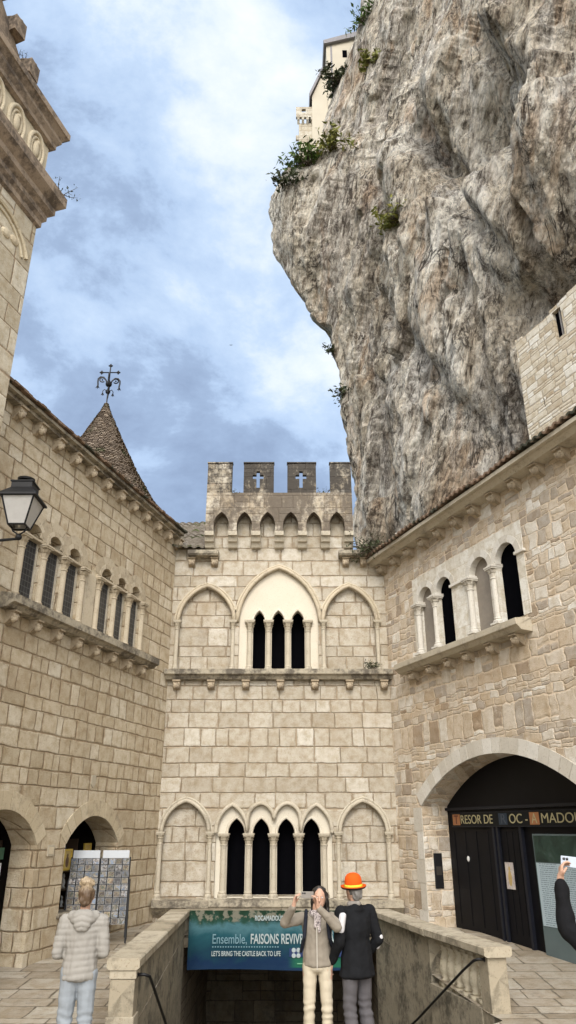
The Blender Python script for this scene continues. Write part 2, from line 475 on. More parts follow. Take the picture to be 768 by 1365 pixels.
mb2.box(-2.6, 2.4, 23.5, 23.8, -4.6, -.3); mb2.box(-2.6, 2.4, 17.9, 23.5, -.298, -.12)
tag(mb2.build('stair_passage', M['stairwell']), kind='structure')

# ------------------------------------------------------------------ courtyard front building
CL = Vector((-3.24, 20, 0)); CR = Vector((2.73, 20, 0))
AL, AR = R(16.5), R(21.2)
front = thing('crenellated_palace', 'pale stone palace front with four dark merlons above two tiers of pointed arcades', 'building', (0, 20, 0))
holes = []
UC = [-1.06, -.54, .0, .55]          # upper colonnettes
LC = [-1.6, -.98, -.36, .27, .9]      # lower colonnettes
# blind arches are shallow recesses; the centre bays hold the lancets
ub = [pointed(-3.02, -1.55, 7.28, 1.0), pointed(-1.36, .84, 7.28, 1.55), pointed(1.02, 2.42, 7.28, 1.0)]
lb = [pointed(-3.12, -2.02, 1.9, .72), None, pointed(1.34, 2.44, 1.9, .72)]
crest = []
for k in range(4):
    x0 = -1.68 + k * .665
    crest.append((x0, x0 + .665))
cb = [(-1.80, 1.9)] + [q for k, (a, b) in enumerate(crest) for q in pointed(a - (.12 if k == 0 else 0), b + (.12 if k == 3 else 0), 2.22 if 0 < k < 3 else 1.95, .62 if k in (0, 3) else .38, 6)[(0 if k == 0 else 0):]] + [(1.10, 1.9)]
cb = clean(cb)
outer = [(-3.5, -.25), (3.3, -.25), (3.3, 9.22), (1.88, 9.22), (1.88, 10.9), (-2.37, 10.9), (-2.37, 9.22), (-3.5, 9.22)]
holes = [hole(ub[0], 5.95), hole(ub[1], 5.95), hole(ub[2], 5.95), hole(lb[0], .45), hole(cb, .45), hole(lb[2], .45)]
wall = plate(MB(), outer, holes, 0, .16).build('wall', M['front'], front)
mb = MB()
plate(mb, outer, [[(-1.2, 6.), (.68, 6.), (.68, 7.8), (-1.2, 7.8)], [(-1.7, .5), (1.0, .5), (1.0, 2.36), (-1.7, 2.36)]], .343, .9)
mb.build('wall_core', M['front'], front)
for arc, z0 in ((ub[0], 5.9), (ub[2], 5.9), (lb[0], .4), (lb[2], .4)):
    mb = MB(); mb.prism(offset(hole(arc, z0)[2:], .03)[::-1] + [(arc[0][0] - .03, z0), (arc[-1][0] + .03, z0)], .163, .30); mb.build('blind_panel', M['front'], front)
def lancet_plate(name, x0, x1, z0, outl, cols, spring, rise, mat, deep):
    op = [hole(pointed(a + .085, b - .085, spring, rise), z0) for a, b in zip(cols, cols[1:])]
    mb = plate(MB(), outl, op, .10, .34)
    for a, b in zip(cols, cols[1:]):
        arc = pointed(a + .07, b - .07, spring, rise + .03)
        mb.tube([(x, .085, z) for x, z in arc], .035, 6)
    o = mb.build(name, mat, front)
    for a, b in zip(cols, cols[1:]):
        p = MB(); p.box(a + .02, b - .02, .62, .66, z0 - .1, spring + rise + .1)
        p.build('pane', M['dark'], o)  # black sheet in place of the unlit room's depth
    return o
in1 = [(-1.36, 5.95), (.84, 5.95)] + pointed(-1.36, .84, 7.28, 1.55)[::-1]
upper = lancet_plate('triple_window', -1.36, .84, 5.97, in1, UC, 7.3, .33, M['tymp'], .6)
lowp = [(-1.80, .46), (1.10, .46)] + cb[::-1]
lower = lancet_plate('quadruple_window', -1.80, 1.10, .48, clean(lowp), LC, 1.88, .36, M['tymp'], .6)
# black backing boxes behind the lancets, the rooms' darkness painted in
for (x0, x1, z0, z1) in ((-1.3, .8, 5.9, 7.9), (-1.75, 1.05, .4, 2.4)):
    mb = MB(); mb.box(x0, x1, .67, .88, z0, z1); mb.build('black_backing', M['dark'], front)
cu = column_mesh(.075, 1.38, M['trimf'], .3, .12); cl = column_mesh(.075, 1.43, M['trimf'], .26, .14)
for x in UC: link('column', cu, upper, (x, .10, 5.96))
for x in LC: link('column', cl, lower, (x, .10, .47))
def moulding(name, arc, r, y=-.015, mat='trimf', foot=None):
    mb = MB(); pts = [(x, y, z) for x, z in arc]
    mb.tube(pts, r, 8)
    mb.tube([(x, y + .03, z) for x, z in offset(arc, r * 1.5)], r * .6, 6)
    return mb.build(name, M[mat], front, smooth=True)
cs = column_mesh(.055, 1.36, M['trimf'], .24, .12); cs2 = column_mesh(.055, 1.48, M['trimf'], .26, .16)
for arc, xs, z in ((ub[0], (-3.07, -1.52), 5.96), (ub[1], (), 0), (ub[2], (.98, 2.47), 5.96)):
    o = moulding('arch_moulding', offset(arc, .05), .055, mat='trim')
    for x in xs: link('column', cs, o, (x, -.01, z))
for arc, xs, z in ((lb[0], (-3.17, -1.94), .46), (lb[2], (1.25, 2.5), .46)):
    o = moulding('arch_moulding', offset(arc, .045), .05)
    for x in xs: link('column', cs2, o, (x, -.01, z))
lobes = MB(); cur = []
for q in cb:
    if cur and len(cur) > 3 and q[1] > cur[-1][1] + 1e-4 and cur[-1][1] < cur[-2][1]:
        lobes.tube([(x, -.015, z) for x, z in cur], .05, 8); cur = [cur[-1]]
    cur.append(q)
lobes.tube([(x, -.015, z) for x, z in cur], .05, 8)
lobes.build('arch_moulding', M['trimf'], front, smooth=True)
# string course with corbels
mb = MB()
mb.prismx([(0, 5.66), (-.16, 5.68), (-.22, 5.76), (-.3, 5.80), (-.3, 5.93), (-.02, 5.97), (0, 5.97)], -3.3, 2.8)
sc = mb.build('string_course', M['sill'], front)
cm = corbel_mesh(.19, .2, .25, M['corb'])
for k in range(7): link('corbel', cm, sc, (-2.98 + k * .925, 0, 5.41))
mb = MB()
mb.prismx([(0, .10), (-.1, .12), (-.24, .26), (-.3, .28), (-.3, .42), (0, .45)], -3.25, -1.9)
mb.prismx([(0, .10), (-.1, .12), (-.24, .26), (-.3, .28), (-.3, .42), (0, .45)], 1.1, 2.75)
mb.prismx([(0, .22), (-.16, .26), (-.2, .30), (-.2, .43), (0, .455)], -1.9, 1.1)
mb.build('plinth', M['sill'], front)
# battlement on corbels
cx = [-2.26 + k * .668 for k in range(7)]
hl = []
for a, b in zip(cx, cx[1:]): hl.append((a + .115, b - .115))
bot = [(-2.38, 9.84)]
outl = [(-2.38, 9.84)]
for a, b in hl:
    outl += [(a, 9.84)] + pointed(a, b, 10.05, .4, 7) + [(b, 9.84)]
outl += [(1.87, 9.84), (1.87, 11.06), (-2.38, 11.06)]
mb = plate(MB(), outl, [], -.40, -.06)
mb.box(-2.38, 1.87, -.061, -.002, 10.55, 11.0)
bat = mb.build('battlement', M['mach'], front)
cmb = MB().prismx([(.0, 9.42), (-.14, 9.44), (-.20, 9.56), (-.28, 9.58), (-.34, 9.70), (-.42, 9.72), (-.43, 9.845), (0, 9.845)], -.13, .13).mesh('corbel', M['trimf'])
for x in cx: link('corbel', cmb, bat, (x, 0, 0))
for i, (x0, x1) in enumerate(((-2.38, -1.65), (-1.31, -.42), (-.02, .83), (1.24, 1.87))):
    hs = []
    if i in (1, 2):
        c = (x0 + x1) / 2 - .02; z = 11.5; a = .05
        hs = [[(c - a, z - .28), (c + a, z - .28), (c + a, z + .01), (c + .16, z + .01), (c + .16, z + .14), (c + a, z + .14),
               (c + a, z + .26), (c - a, z + .26), (c - a, z + .14), (c - .16, z + .14), (c - .16, z + .01), (c - a, z + .01)]]
    mb = plate(MB(), [(x0, 11.063), (x1, 11.063), (x1, 12.0), (x1 - .25, 12.02), (x0 + .2, 12.0), (x0, 11.99)], hs, -.40, -.27)
    mb.box(x0 - .015, x1 + .015, -.42, -.25, 12.022, 12.06)
    mb.build('merlon', M['black'], bat)
# side ledges beneath the roofs
for x0, x1 in ((-2.85, -1.98), (1.45, 2.75)):
    mb = MB(); mb.prismx([(0, 9.13), (-.3, 9.15), (-.34, 9.2), (-.34, 9.30), (0, 9.33)], x0, x1)
    led = mb.build('ledge', M['sill'], front)
    for x in ((-2.75, -2.1) if x0 < 0 else (1.65, 2.15)): link('corbel', cm, led, (x, 0, 8.88))
# roof to one side of the battlement
def tiled(x0, x1, y0, z0, y1, z1, pitch, amp, ycourses, n=None):
    mb = MB(); nx = int((x1 - x0) / pitch * 8); ny = ycourses
    vs, fs = [], []
    for j in range(ny + 1):
        for e in (0, 1):
            f = (j + (e * .999)) / (ny + 1)
            for i in range(nx + 1):
                x = x0 + (x1 - x0) * i / nx
                ph = (x - x0) / pitch
                k = int(ph); hj = math.sin(k * 12.9898 + j * 78.233) * .35
                w = abs(math.cos(PI * ph)) ** .8
                wob = .02 * math.sin(x * 3.1 + j)
                vs.append((x, y0 + (y1 - y0) * f + (hj * .06 if e == 0 else 0), z0 + (z1 - z0) * f + amp * w + (.045 if e == 0 else 0) + wob))
    nn = nx + 1
    for j in range(2 * (ny + 1) - 1):
        for i in range(nx): fs.append((j * nn + i, j * nn + i + 1, (j + 1) * nn + i + 1, (j + 1) * nn + i))
    return mb.add(vs, fs)
mb = tiled(-5.2, -2.42, -.30, 9.36, 4.5, 12.1, .24, .07, 16)
o = mb.build('roof', M['moss'], front, normals=False)
mb = MB(); mb.prismx([(.02, 9.0), (.02, 9.47), (4.4, 11.95), (4.4, 9.0)], -5.1, -2.45); mb.build('roof_base', M['front'], front)
o.modifiers.new('thick', 'SOLIDIFY').thickness = .05

# ------------------------------------------------------------------ warm building with the shop
shop = thing('shop_building', 'warm ashlar building with six small arched windows over the postcard shop arches', 'building', CL, PI / 2 - AL)
WA = [-6.50, -5.76, -5.02]; WB = [-3.60, -2.88, -2.16]
wr = .27
def round_open(c, r, zs): return seg_arc(c - r, c + r, zs, r * .999, 14)
arch1 = seg_arc(-7.30, -5.12, 1.72, .60); arch2 = seg_arc(-4.14, -2.02, 1.72, .54)
whole = [hole(round_open(c, wr, 7.38), 6.0) for c in WA + WB]
outer = [(-13, -.8), (.15, -.8), (.15, 9.7), (-13, 9.7)]
dh = [hole(arch1, -.7), hole(arch2, -.7)]
wall = plate(MB(), outer, whole + dh, 0, .55).build('wall', M['warm'], shop)
wcol = column_mesh(.075, 1.28, M['trim'], .27, .1)
for k, c in enumerate(WA + WB):
    arc = round_open(c, wr, 7.38)
    mb = MB(); voussoirs(mb, arc, .10, -.010, .02, 5); voussoirs(mb, offset(resample(arc, 15), .103), .19, -.006, .02, 3)
    for sx in (-1, 1):
        pass
    w = mb.build('window', M['trim'], shop)
    p = MB(); p.box(c - wr + .0, c + wr - .0, .085, .16, 5.97, 7.36); p.build('pane', M['lead'], w)
    p = MB(); p.prism(seg_arc(c - wr, c + wr, 7.365, wr, 12), .24, .54); p.build('tympanum', M['trim'], w)
    p = MB(); p.box(c + wr - .06, c + wr - .02, .055, .083, 5.97, 7.36); p.build('window_frame', M['trimf'], w)
    link('column', wcol, w, (c + .37, -.005, 6.03))
    if k in (0, 3): link('column', wcol, w, (c - .37, -.005, 6.03))
mb = MB()
for x0, x1 in ((-7.0, -4.5), (-4.1, -1.7)):
    mb.box(x0, x1, -.05, .10, 7.315, 7.365)
mb.box(-4.52, -4.1, -.03, .05, 6.0, 7.3)
mb.build('impost_band', M['trim'], shop, bevel=.01)
mb = MB()
mb.prismx([(0, 5.72), (-.2, 5.74), (-.26, 5.80), (-.34, 5.82), (-.34, 5.97), (.0, 6.03), (.3, 6.04), (.3, 5.95), (0, 5.95)], -7.25, -1.25)
sl = mb.build('window_sill', M['sill'], shop)
cm2 = corbel_mesh(.17, .22, .24, M['corb'])
for k in range(8): link('corbel', cm2, sl, (-6.95 + k * .745, 0, 5.485))
for arc, x0, x1 in ((arch1, -7.3, -5.12), (arch2, -4.14, -2.02)):
    mb = MB(); voussoirs(mb, arc, .31, -.010, .03, 11)
    dr = mb.build('doorway_arch', M['trimw'], shop)
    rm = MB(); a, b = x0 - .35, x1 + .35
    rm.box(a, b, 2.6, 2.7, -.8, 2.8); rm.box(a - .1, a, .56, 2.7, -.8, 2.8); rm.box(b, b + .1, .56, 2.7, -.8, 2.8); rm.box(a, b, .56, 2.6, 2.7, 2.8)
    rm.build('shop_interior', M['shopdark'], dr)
mb = MB(); mb.box(-4.14, -2.02, .08, .42, -.7, .42)
cn = mb.build('shop_counter', M['warm'], shop)
mb = MB(); mb.box(-4.2, -2.0, -.06, .46, .423, .50); mb.build('counter_slab', M['sill'], cn, bevel=.015)
mb = MB()
mb.box(-13, -.12, -.29, .2, 9.775, 9.845); mb.box(-13, -.12, -.18, .2, 9.70, 9.773)
ev = mb.build('eave', M['sill'], shop)
cm3 = corbel_mesh(.19, .22, .27, M['corb'])
for k in range(17):
    o = link('corbel', cm3, ev, (-11.1 + k * .69, 0, 9.425)); o.rotation_euler = (0, 0, random.uniform(-.04, .04))
mb = MB()
for i in range(85):
    x = -13 + i * .152
    mb.box(x, x + .15, -.36 + random.uniform(-.03, .02), 1.2, 9.855 + random.uniform(0, .02), 9.90 + random.uniform(0, .02))
mb.prismx([(-.25, 9.90), (5, 11.4), (5, 9.72), (.5, 9.72)], -13, -.1)
mb.build('roof', M['tile'], shop)

# ------------------------------------------------------------------ rubble building with the treasury door
trs = thing('treasury_building', 'rubble stone building with white paired windows above a wide dark arched doorway', 'building', CR, -PI / 2 + AR)
ow = [(1.76, 2.44), (2.62, 3.30), (4.08, 4.80), (5.06, 5.78)]
tarc = seg_arc(1.24, 6.9, 2.5, .95, 30)
holes = [hole(seg_arc(a, b, 7.34, (b - a) / 2 * .999, 14), 6.0) for a, b in ow]
big = [(1.52, 6.0), (6.02, 6.0), (6.02, 8.02), (1.52, 8.02)]
plate(MB(), [(-.3, -.8), (27, -.8), (27, 9.05), (-.3, 9.05)], [big, hole(tarc, -.7)], 0, .7).build('wall', M['rubble'], trs)  # unseen near stretch lengthened to keep sky light off the lower court
arch_sets = []
def in_any(x): return any(a < x < b for a, b in ow)
for a, b in ow:
    arc = seg_arc(a, b, 7.34, (b - a) / 2 * .999, 14)
    sur = MB(); voussoirs(sur, arc, .16, -.018, .13, 5, .003); arch_sets.append(sur)
outb = big
sp = plate(MB(), big, [hole(seg_arc(a, b, 7.34, (b - a) / 2 * .999, 14), 6.0) for a, b in ow], -.012, .14)
M['wsur'] = ashlar('white_surround', .5, .42, [(0, (.58, .54, .46)), (.5, (.64, .61, .54)), (1, (.69, .67, .61))], (.42, .36, .27), .005, .015, seed=71., bump=.25, patch=.1, split=0.)
ws = sp.build('window_surround', M['wsur'], trs)
for sur in arch_sets: sur.build('arch_stones', M['white'], ws)
tc = column_mesh(.078, 1.26, M['white'], .26, .11)
for x in (1.72, 2.53, 4.02, 4.93): link('column', tc, ws, (x, .01, 6.05))
mb = MB()
for a, b in ((1.6, 2.44), (2.62, 3.5), (3.5, 4.08), (4.8, 5.06), (5.74, 6.12)): pass
for x0, x1 in ((1.58, 1.85), (2.40, 2.66), (3.28, 4.14), (4.80, 5.06), (5.76, 6.08)):
    mb.box(x0, x1, -.07, .2, 7.30, 7.365)
mb.build('impost_band', M['white'], ws, bevel=.008)
for k, (a, b) in enumerate(ow):
    w = MB(); w.box(a - .05, b + .05, .143, .165, 5.95, 7.8) if k in (0, 2) else w.box(a - .05, b + .05, .18, .22, 5.95, 7.8)
    w.build('window_back', M['greybrd'] if k in (0, 2) else M['dark'], trs)
mb = MB(); mb.prismx([(0, 5.62), (-.28, 5.64), (-.36, 5.72), (-.4, 5.74), (-.4, 5.87), (.1, 5.93), (.4, 5.99), (.4, 5.9), (0, 5.9)], 1.0, 5.98)
sl = mb.build('window_sill', M['trimf'], trs, bevel=.01)
cm4 = corbel_mesh(.19, .24, .22, M['corb'])
for x in (1.45, 2.3, 3.1, 3.85, 4.75, 5.6): link('corbel', cm4, sl, (x, 0, 5.405))
mb = MB(); voussoirs(mb, offset(tarc, .0), .31, -.014, .04, 21)
for i, z in enumerate((-.3, .3, .85, 1.35, 1.95)):
    z1 = (.3, .85, 1.35, 1.95, 2.47)[i]
    mb.box(.86 + (i % 2) * .12, 1.238, -.014, .04, z + .004, z1 - .004)
dw = mb.build('doorway_arch', M['white'], trs)
mb = MB(); mb.box(1.18, 1.2385, .02, .70, -.3, 2.5)
# door set deep in the arch
M['blackdoor'] = plain('dark_painted_door', (.0045, .0045, .006), .45, .4, scale=3, spec=.12)
M['doorframe'] = plain('worn_dark_steel', (.010, .011, .016), .4, .3, spec=.2)
mb = MB(); mb.box(.9, 7.4, .703, .80, -.7, 3.8)
door = mb.build('door', M['blackdoor'], trs)
for x0, x1 in ((1.30, 3.05), (3.2, 3.98)):
    pm = MB(); pm.box(x0, x1, .67, .70, -.5, 2.0)
    for q in range(4):
        xx = x0 + (x1 - x0) * (q + .5) / 4
        pm.box(xx - .012, xx + .012, .660, .669, .05, 1.95)
    pm.build('door_leaf', M['blackdoor'], door)
pm = MB()
for x in (3.06, 3.20, 3.98): pm.box(x, x + .07, .62, .70, -.6, 2.04)
pm.box(1.2, 6.9, .63, .70, 2.40, 2.46)
pm.build('door_frame', M['doorframe'], door)
pm = MB(); pm.ball((2.02, .655, 1.38), (.035, .03, .06)); pm.build('handle', plain('pale_knob', (.6, .6, .58), .3), door)
# eave and roof
mb = MB()
mb.box(-.5, 27, -.5, .3, 8.98, 9.07); mb.prismx([(.1, 8.86), (-.3, 8.88), (-.4, 8.975), (.1, 8.975)], -.4, 27)
ev = mb.build('eave', M['trimf'], trs)
cm5 = corbel_mesh(.20, .26, .24, M['corb'])
for k in range(16): link('corbel', cm5, ev, (.12 + k * .752, 0, 8.625))
mb = tiled(-.5, 16, -.58, 9.06, 3.4, 10.4, .19, .075, 9)
o = mb.build('roof', M['tile'], trs, normals=False); o.modifiers.new('thick', 'SOLIDIFY').thickness = .045

# sign, notices on the treasury door (own things)
def on_right(name, label, cat, x, y, z, group=None):
    m = Matrix.Translation(CR) @ Matrix.Rotation(-PI / 2 + AR, 4, 'Z')
    return thing(name, label, cat, m @ Vector((x, y, z)), -PI / 2 + AR, group)
gold = plain('dull_gold_paint', (.34, .30, .17), .5, .3, scale=14)
sg = on_right('door_sign', 'long dark board with gold treasury lettering across the arched doorway', 'sign', 1.55, .60, 2.06)
mb = MB(); mb.box(0, 5.2, 0, .05, 0, .27); mb.build('board', plain('blackened_board', (.005, .006, .007), .5, spec=.15), sg)
mb = MB(); mb.box(0, 5.2, -.006, -.001, -.02, -.002); mb.box(0, 5.2, -.006, -.001, .272, .285); mb.build('rim', M['doorframe'], sg)
rubric = plain('terracotta_paint', (.30, .13, .055), .6); dim = plain('dim_blue_paint', (.02, .03, .045), .6)
for ch, x, mt, lm in (('T', .06, rubric, plain('dark_red_ink', (.10, .03, .02), .6)), ('R', 1.83, dim, plain('faded_blue_letter', (.05, .06, .075), .6)), ('A', 2.86, rubric, gold)):
    mb = MB(); mb.box(x, x + .29, -.006, -.0005, .02, .25); ini = mb.build('initial', mt, sg)
    text(ch, .27, lm, ini, (x + .06, -.008, .045), width=.17)
text('RESOR DE', .26, gold, sg, (.37, -.004, .05), width=1.22)
text('OC -', .26, gold, sg, (2.18, -.004, .05), width=.60)
text('MADOUR', .26, gold, sg, (3.20, -.004, .05), width=1.35)
ps = on_right('poster', 'small poster of a standing golden figure on the dark treasury door', 'poster', 3.36, .655, .86)
def picture(name, cols, scale, rough=.5):
    T = NT(name, rough)
    n_ = T.noise(T.co(), scale, 3, .6, 1.)
    T.base(T.ramp(n_, cols)); return T.mat
mb = MB(); mb.box(0, .27, -.008, 0, 0, .5); mb.build('sheet', picture('poster_paper', [(.3, (.30, .26, .27)), (.6, (.52, .47, .42)), (.8, (.22, .20, .24))], 9), ps)
mb = MB(); mb.ball((.135, -.009, .2), (.06, .004, .15)); mb.ball((.135, -.009, .38), (.035, .004, .045)); mb.build('figure', plain('ochre_print', (.42, .30, .12), .5), ps)
ip = on_right('information_panel', 'tall pale information panel of fine text under a green photo beside the door', 'sign', 4.42, .60, -.30)
mb = MB(); mb.box(0, 2.3, 0, .06, .0, 2.21); mb.build('glass_board', plain('greyish_panel', (.085, .115, .12), .25, .2, scale=2, spec=.5), ip)
mb = MB(); mb.box(.03, 2.27, -.008, -.0005, .60, 1.69)
def lines():
    T = NT('fine_print', .4)
    x, y, z = T.sep(T.co())
    ln = T.step(T.m('PINGPONG', z, .018), .009, .013)
    words = T.step(T.noise(T.comb(T.m('MULTIPLY', x, 30.), T.m('FLOOR', T.m('DIVIDE', z, .036)), 0.), 1., 1), .42, .5)
    colm = T.m('MULTIPLY', T.step(x, .10, .12), T.m('SUBTRACT', 1., T.step(x, .62, .64)))
    colm2 = T.m('MULTIPLY', T.step(x, .78, .80), T.m('SUBTRACT', 1., T.step(x, 2.1, 2.12)))
    T.base(T.mix(T.m('MULTIPLY', T.m('MULTIPLY', ln, words), T.m('ADD', colm, colm2)), (.34, .42, .46), (.13, .17, .19))); return T.mat
mb.build('text_sheet', lines(), ip)
mb = MB(); mb.box(.03, 2.27, -.008, -.0005, 1.71, 2.18); mb.build('photo_strip', picture('green_landscape_print', [(.3, (.010, .022, .018)), (.55, (.022, .046, .036)), (.8, (.06, .09, .08))], 3, .3), ip)
for lab, x, y, z in (('black letterbox plate fixed to the pale jamb of the arched doorway', 1.241, .33, .74),):
    m = Matrix.Translation(CR) @ Matrix.Rotation(-PI / 2 + AR, 4, 'Z')
    lb_ = thing('wall_plate', lab, 'sign', m @ Vector((x, y, z)), -PI / 2 + AR)
    mb = MB(); mb.box(0, .03, -.11, .11, 0, .74); mb.build('plate', plain('matt_black', (.008, .008, .009), .5), lb_, bevel=.008)
    mb = MB(); mb.box(.031, .036, -.07, .07, .28, .46); mb.build('emblem', plain('dark_bronze', (.04, .035, .03), .4), lb_)

# ------------------------------------------------------------------ small house under the rock
d_in = Vector((math.cos(AR), math.sin(AR), 0)); d_al = Vector((math.sin(AR), -math.cos(AR), 0))
hs = thing('cliff_house', 'small pale rubble house with one slit window wedged beneath the overhanging rock', 'house', CR + d_in * 3.0 + d_al * 3.3, -PI / 2 + AR)
top = [(9, 15.4)]
x = 9.
while x > 0:
    zz = 15.2 + random.uniform(-.06, .1); x2 = max(0, x - random.uniform(.25, .5)); top += [(x, zz), (x2, zz)]; x = x2
plate(MB(), [(0, 8), (9, 8)] + top, [[(1.58, 14.2), (1.92, 14.2), (1.92, 15.1), (1.58, 15.1)], [(.75, 12.56), (.80, 12.56), (.80, 12.84), (.75, 12.84)]], 0, .6).build('wall', M['cottage'], hs)
mb = MB(); mb.box(0.01, 9, .6, 5, 8, 15.1); mb.build('house_body', M['cottage'], hs)
mb = MB(); mb.box(1.5, 2.0, .13, .18, 14.1, 15.2); w = mb.build('window', M['dark'], hs)
mb = MB(); mb.box(1.76, 1.80, .08, .12, 14.2, 15.1); mb.build('mullion', plain('weathered_wood', (.25, .23, .21), .8), w)
mb = MB(); mb.box(.70, .85, .03, .1, 12.5, 12.9); mb.build('arrow_slit', M['dark'], hs)

# ------------------------------------------------------------------ church block at the near side
chp = Vector((-5.13, 11.49, 0))
ch = thing('church', 'tall church corner with carved frieze between two grimy cornices above the lantern', 'church', chp, PI / 2 - AL)
mb = MB(); mb.box(-26, 0, 0, 4.5, -.8, 13.3); mb.build('wall', M['church'], ch)  # runs on unseen past the camera, lengthened to shade the lower court
def around(prof, name, mat, bevel=0):
    """cornice profile (overhang, z) run along the front and round the far end"""
    mb = MB(); vs, fs = [], []; n = len(prof)
    for (o, z) in prof: vs.append((-26, -o, z))
    for (o, z) in prof: vs.append((o, -o, z))
    for (o, z) in prof: vs.append((o, 4.5, z))
    for j in (0, 1):
        for i in range(n - 1):
            fs.append((j * n + i, (j + 1) * n + i, (j + 1) * n + i + 1, j * n + i + 1))
    mb.add(vs, fs); return mb.build(name, mat, ch)
around([(0, 13.25), (.06, 13.3), (.06, 13.42), (.12, 13.5), (.12, 13.62), (.22, 13.72), (.22, 13.86), (.33, 13.98), (.36, 14.02), (.36, 14.26), (.33, 14.3), (-.5, 14.5)], 'cornice', M['cornice'])
mb = MB(); mb.box(-26, -.02, .02, 4.4, 14.3, 15.6); fz = mb.build('frieze', M['relief'], ch)
rel = MB()
for a, b in ((0, 0),):
    rel.tube([(.24 * math.cos(t), 0, .42 * math.sin(t)) for t in [2 * PI * i / 20 for i in range(20)]], .05, 6, True)
    rel.tube([(.15 * math.cos(t), 0, .3 * math.sin(t)) for t in [2 * PI * i / 16 for i in range(16)]], .03, 6, True)
    rel.ball((0, .0, 0), (.1, .06, .22)); rel.ball((0.02, -.02, .18), (.06, .05, .07))
relm = rel.mesh('relief', M['relief'], True)
for k in range(9): link('relief', relm, fz, (-.42 - k * .66, .01, 15.0))
around([(0, 15.45), (.08, 15.5), (.08, 15.6), (.15, 15.72), (.15, 15.8), (.23, 15.9), (.26, 15.92), (.26, 16.08), (.22, 16.12), (-.5, 16.2)], 'cornice', M['cornice'])
mb = MB(); plate(mb, [(-1.0, 16.1), (-9, 16.1), (-9, 20), (-5.2, 20.0)], [], -.05, .6)
gb = mb.build('gable', M['cornice'], ch)
mb = MB(); mb.box(-.14, .16, -.26, .22, -.2, .20); mb.ball((.04, 0, .22), (.2, .26, .12), 8, 6); mb.ball((.14, -.02, .04), (.12, .22, .12), 8, 6)
ck = mb.mesh('crocket', M['cornice'])
for k in range(7):
    o = link('crocket', ck, gb, (-1.12 - k * .56, .05, 16.42 + k * .50)); o.rotation_euler = (0, random.uniform(-.15, .15), random.uniform(-.2, .2))
mb = MB()
for k, cx_ in enumerate((-1.05, -3.1)):
    arc = seg_arc(cx_ - .9, cx_ + .9, 12.3, .6, 16)
    mb.tube([(x, -.01, z) for x, z in arc], .05, 6); mb.tube([(x, -.01, z) for x, z in offset(arc, -.14)], .03, 6)
    for q in range(5):
        mb.ball((cx_ - .5 + q * .25, 0, 12.35 + .12 * math.sin(q * 2.2)), (.13, .05, .1), 8, 6)
mb.build('carved_arch', M['relief'], ch)

# ------------------------------------------------------------------ turret with iron cross
tx, ty = -6.02, 21.
tu = thing('turret', 'conical brown tiled turret with moss, topped by an ornate iron cross', 'turret', (tx, ty, 0))
prof0 = [(0.03, 15.0), (.16, 14.65), (.36, 14.2), (.66, 13.55), (.93, 13.0), (1.22, 12.4), (1.52, 11.9), (1.84, 11.35), (2.25, 10.86), (2.45, 10.5)]
mb = MB(); vs = []
NR = 62; pr = []
def rad(z):
    for (r0, z0), (r1, z1) in zip(prof0, prof0[1:]):
        if z1 <= z <= z0: return r0 + (r1 - r0) * (z0 - z) / (z0 - z1)
    return prof0[-1][0]
for j in range(NR):
    z0 = 15.0 - (15.0 - 10.5) * j / NR; z1 = 15.0 - (15.0 - 10.5) * (j + 1) / NR
    r0, r1 = rad(z0), rad(z1)
    nt = max(8, int(2 * PI * r1 / .16)); of = random.random()
    for i in range(nt):
        a0 = 2 * PI * (i + of) / nt; a1 = 2 * PI * (i + 1 + of) / nt - .03 / max(r1, .2)
        dr = random.uniform(.0, .022); dz = random.uniform(-.012, .012)
        q = []
        for a in (a0, a1):
            for rr, zz in ((r0 - .02, z0), (r1 + .018 + dr, z1 + dz), (r1 - .03, z1 - .01)): q.append((rr * math.cos(a), rr * math.sin(a), zz))
        mb.add(q, [(0, 3, 4, 1), (1, 4, 5, 2), (0, 1, 2), (3, 5, 4)])
mb.lathe([(max(.01, r - .035), z) for r, z in prof0[::-1]], n=28)
mb.build('roof', M['cone'], tu)
mb = MB(); mb.lathe([(1.75, -.3), (1.75, 10.9)], n=24); mb.build('wall', M['warm'], tu)
mb = MB()
zf = 15.0
mb.tube([(0, 0, zf - .1), (0, 0, zf + 1.42)], .022, 6)
mb.tube([(-.26, 0, zf + 1.18), (.26, 0, zf + 1.18)], .02, 6)
for p in ((0, 0, zf + 1.45), (-.28, 0, zf + 1.18), (.28, 0, zf + 1.18)):
    mb.ball(p, .05, 8, 6)
    for dx, dz in ((.05, 0), (-.05, 0), (0, .05), (0, -.05)): mb.ball((p[0] + dx, 0, p[2] + dz), .028, 6, 5)
mb.ball((0, 0, zf + .72), .11, 10, 8); mb.ball((0, 0, zf + .42), .085, 10, 8)
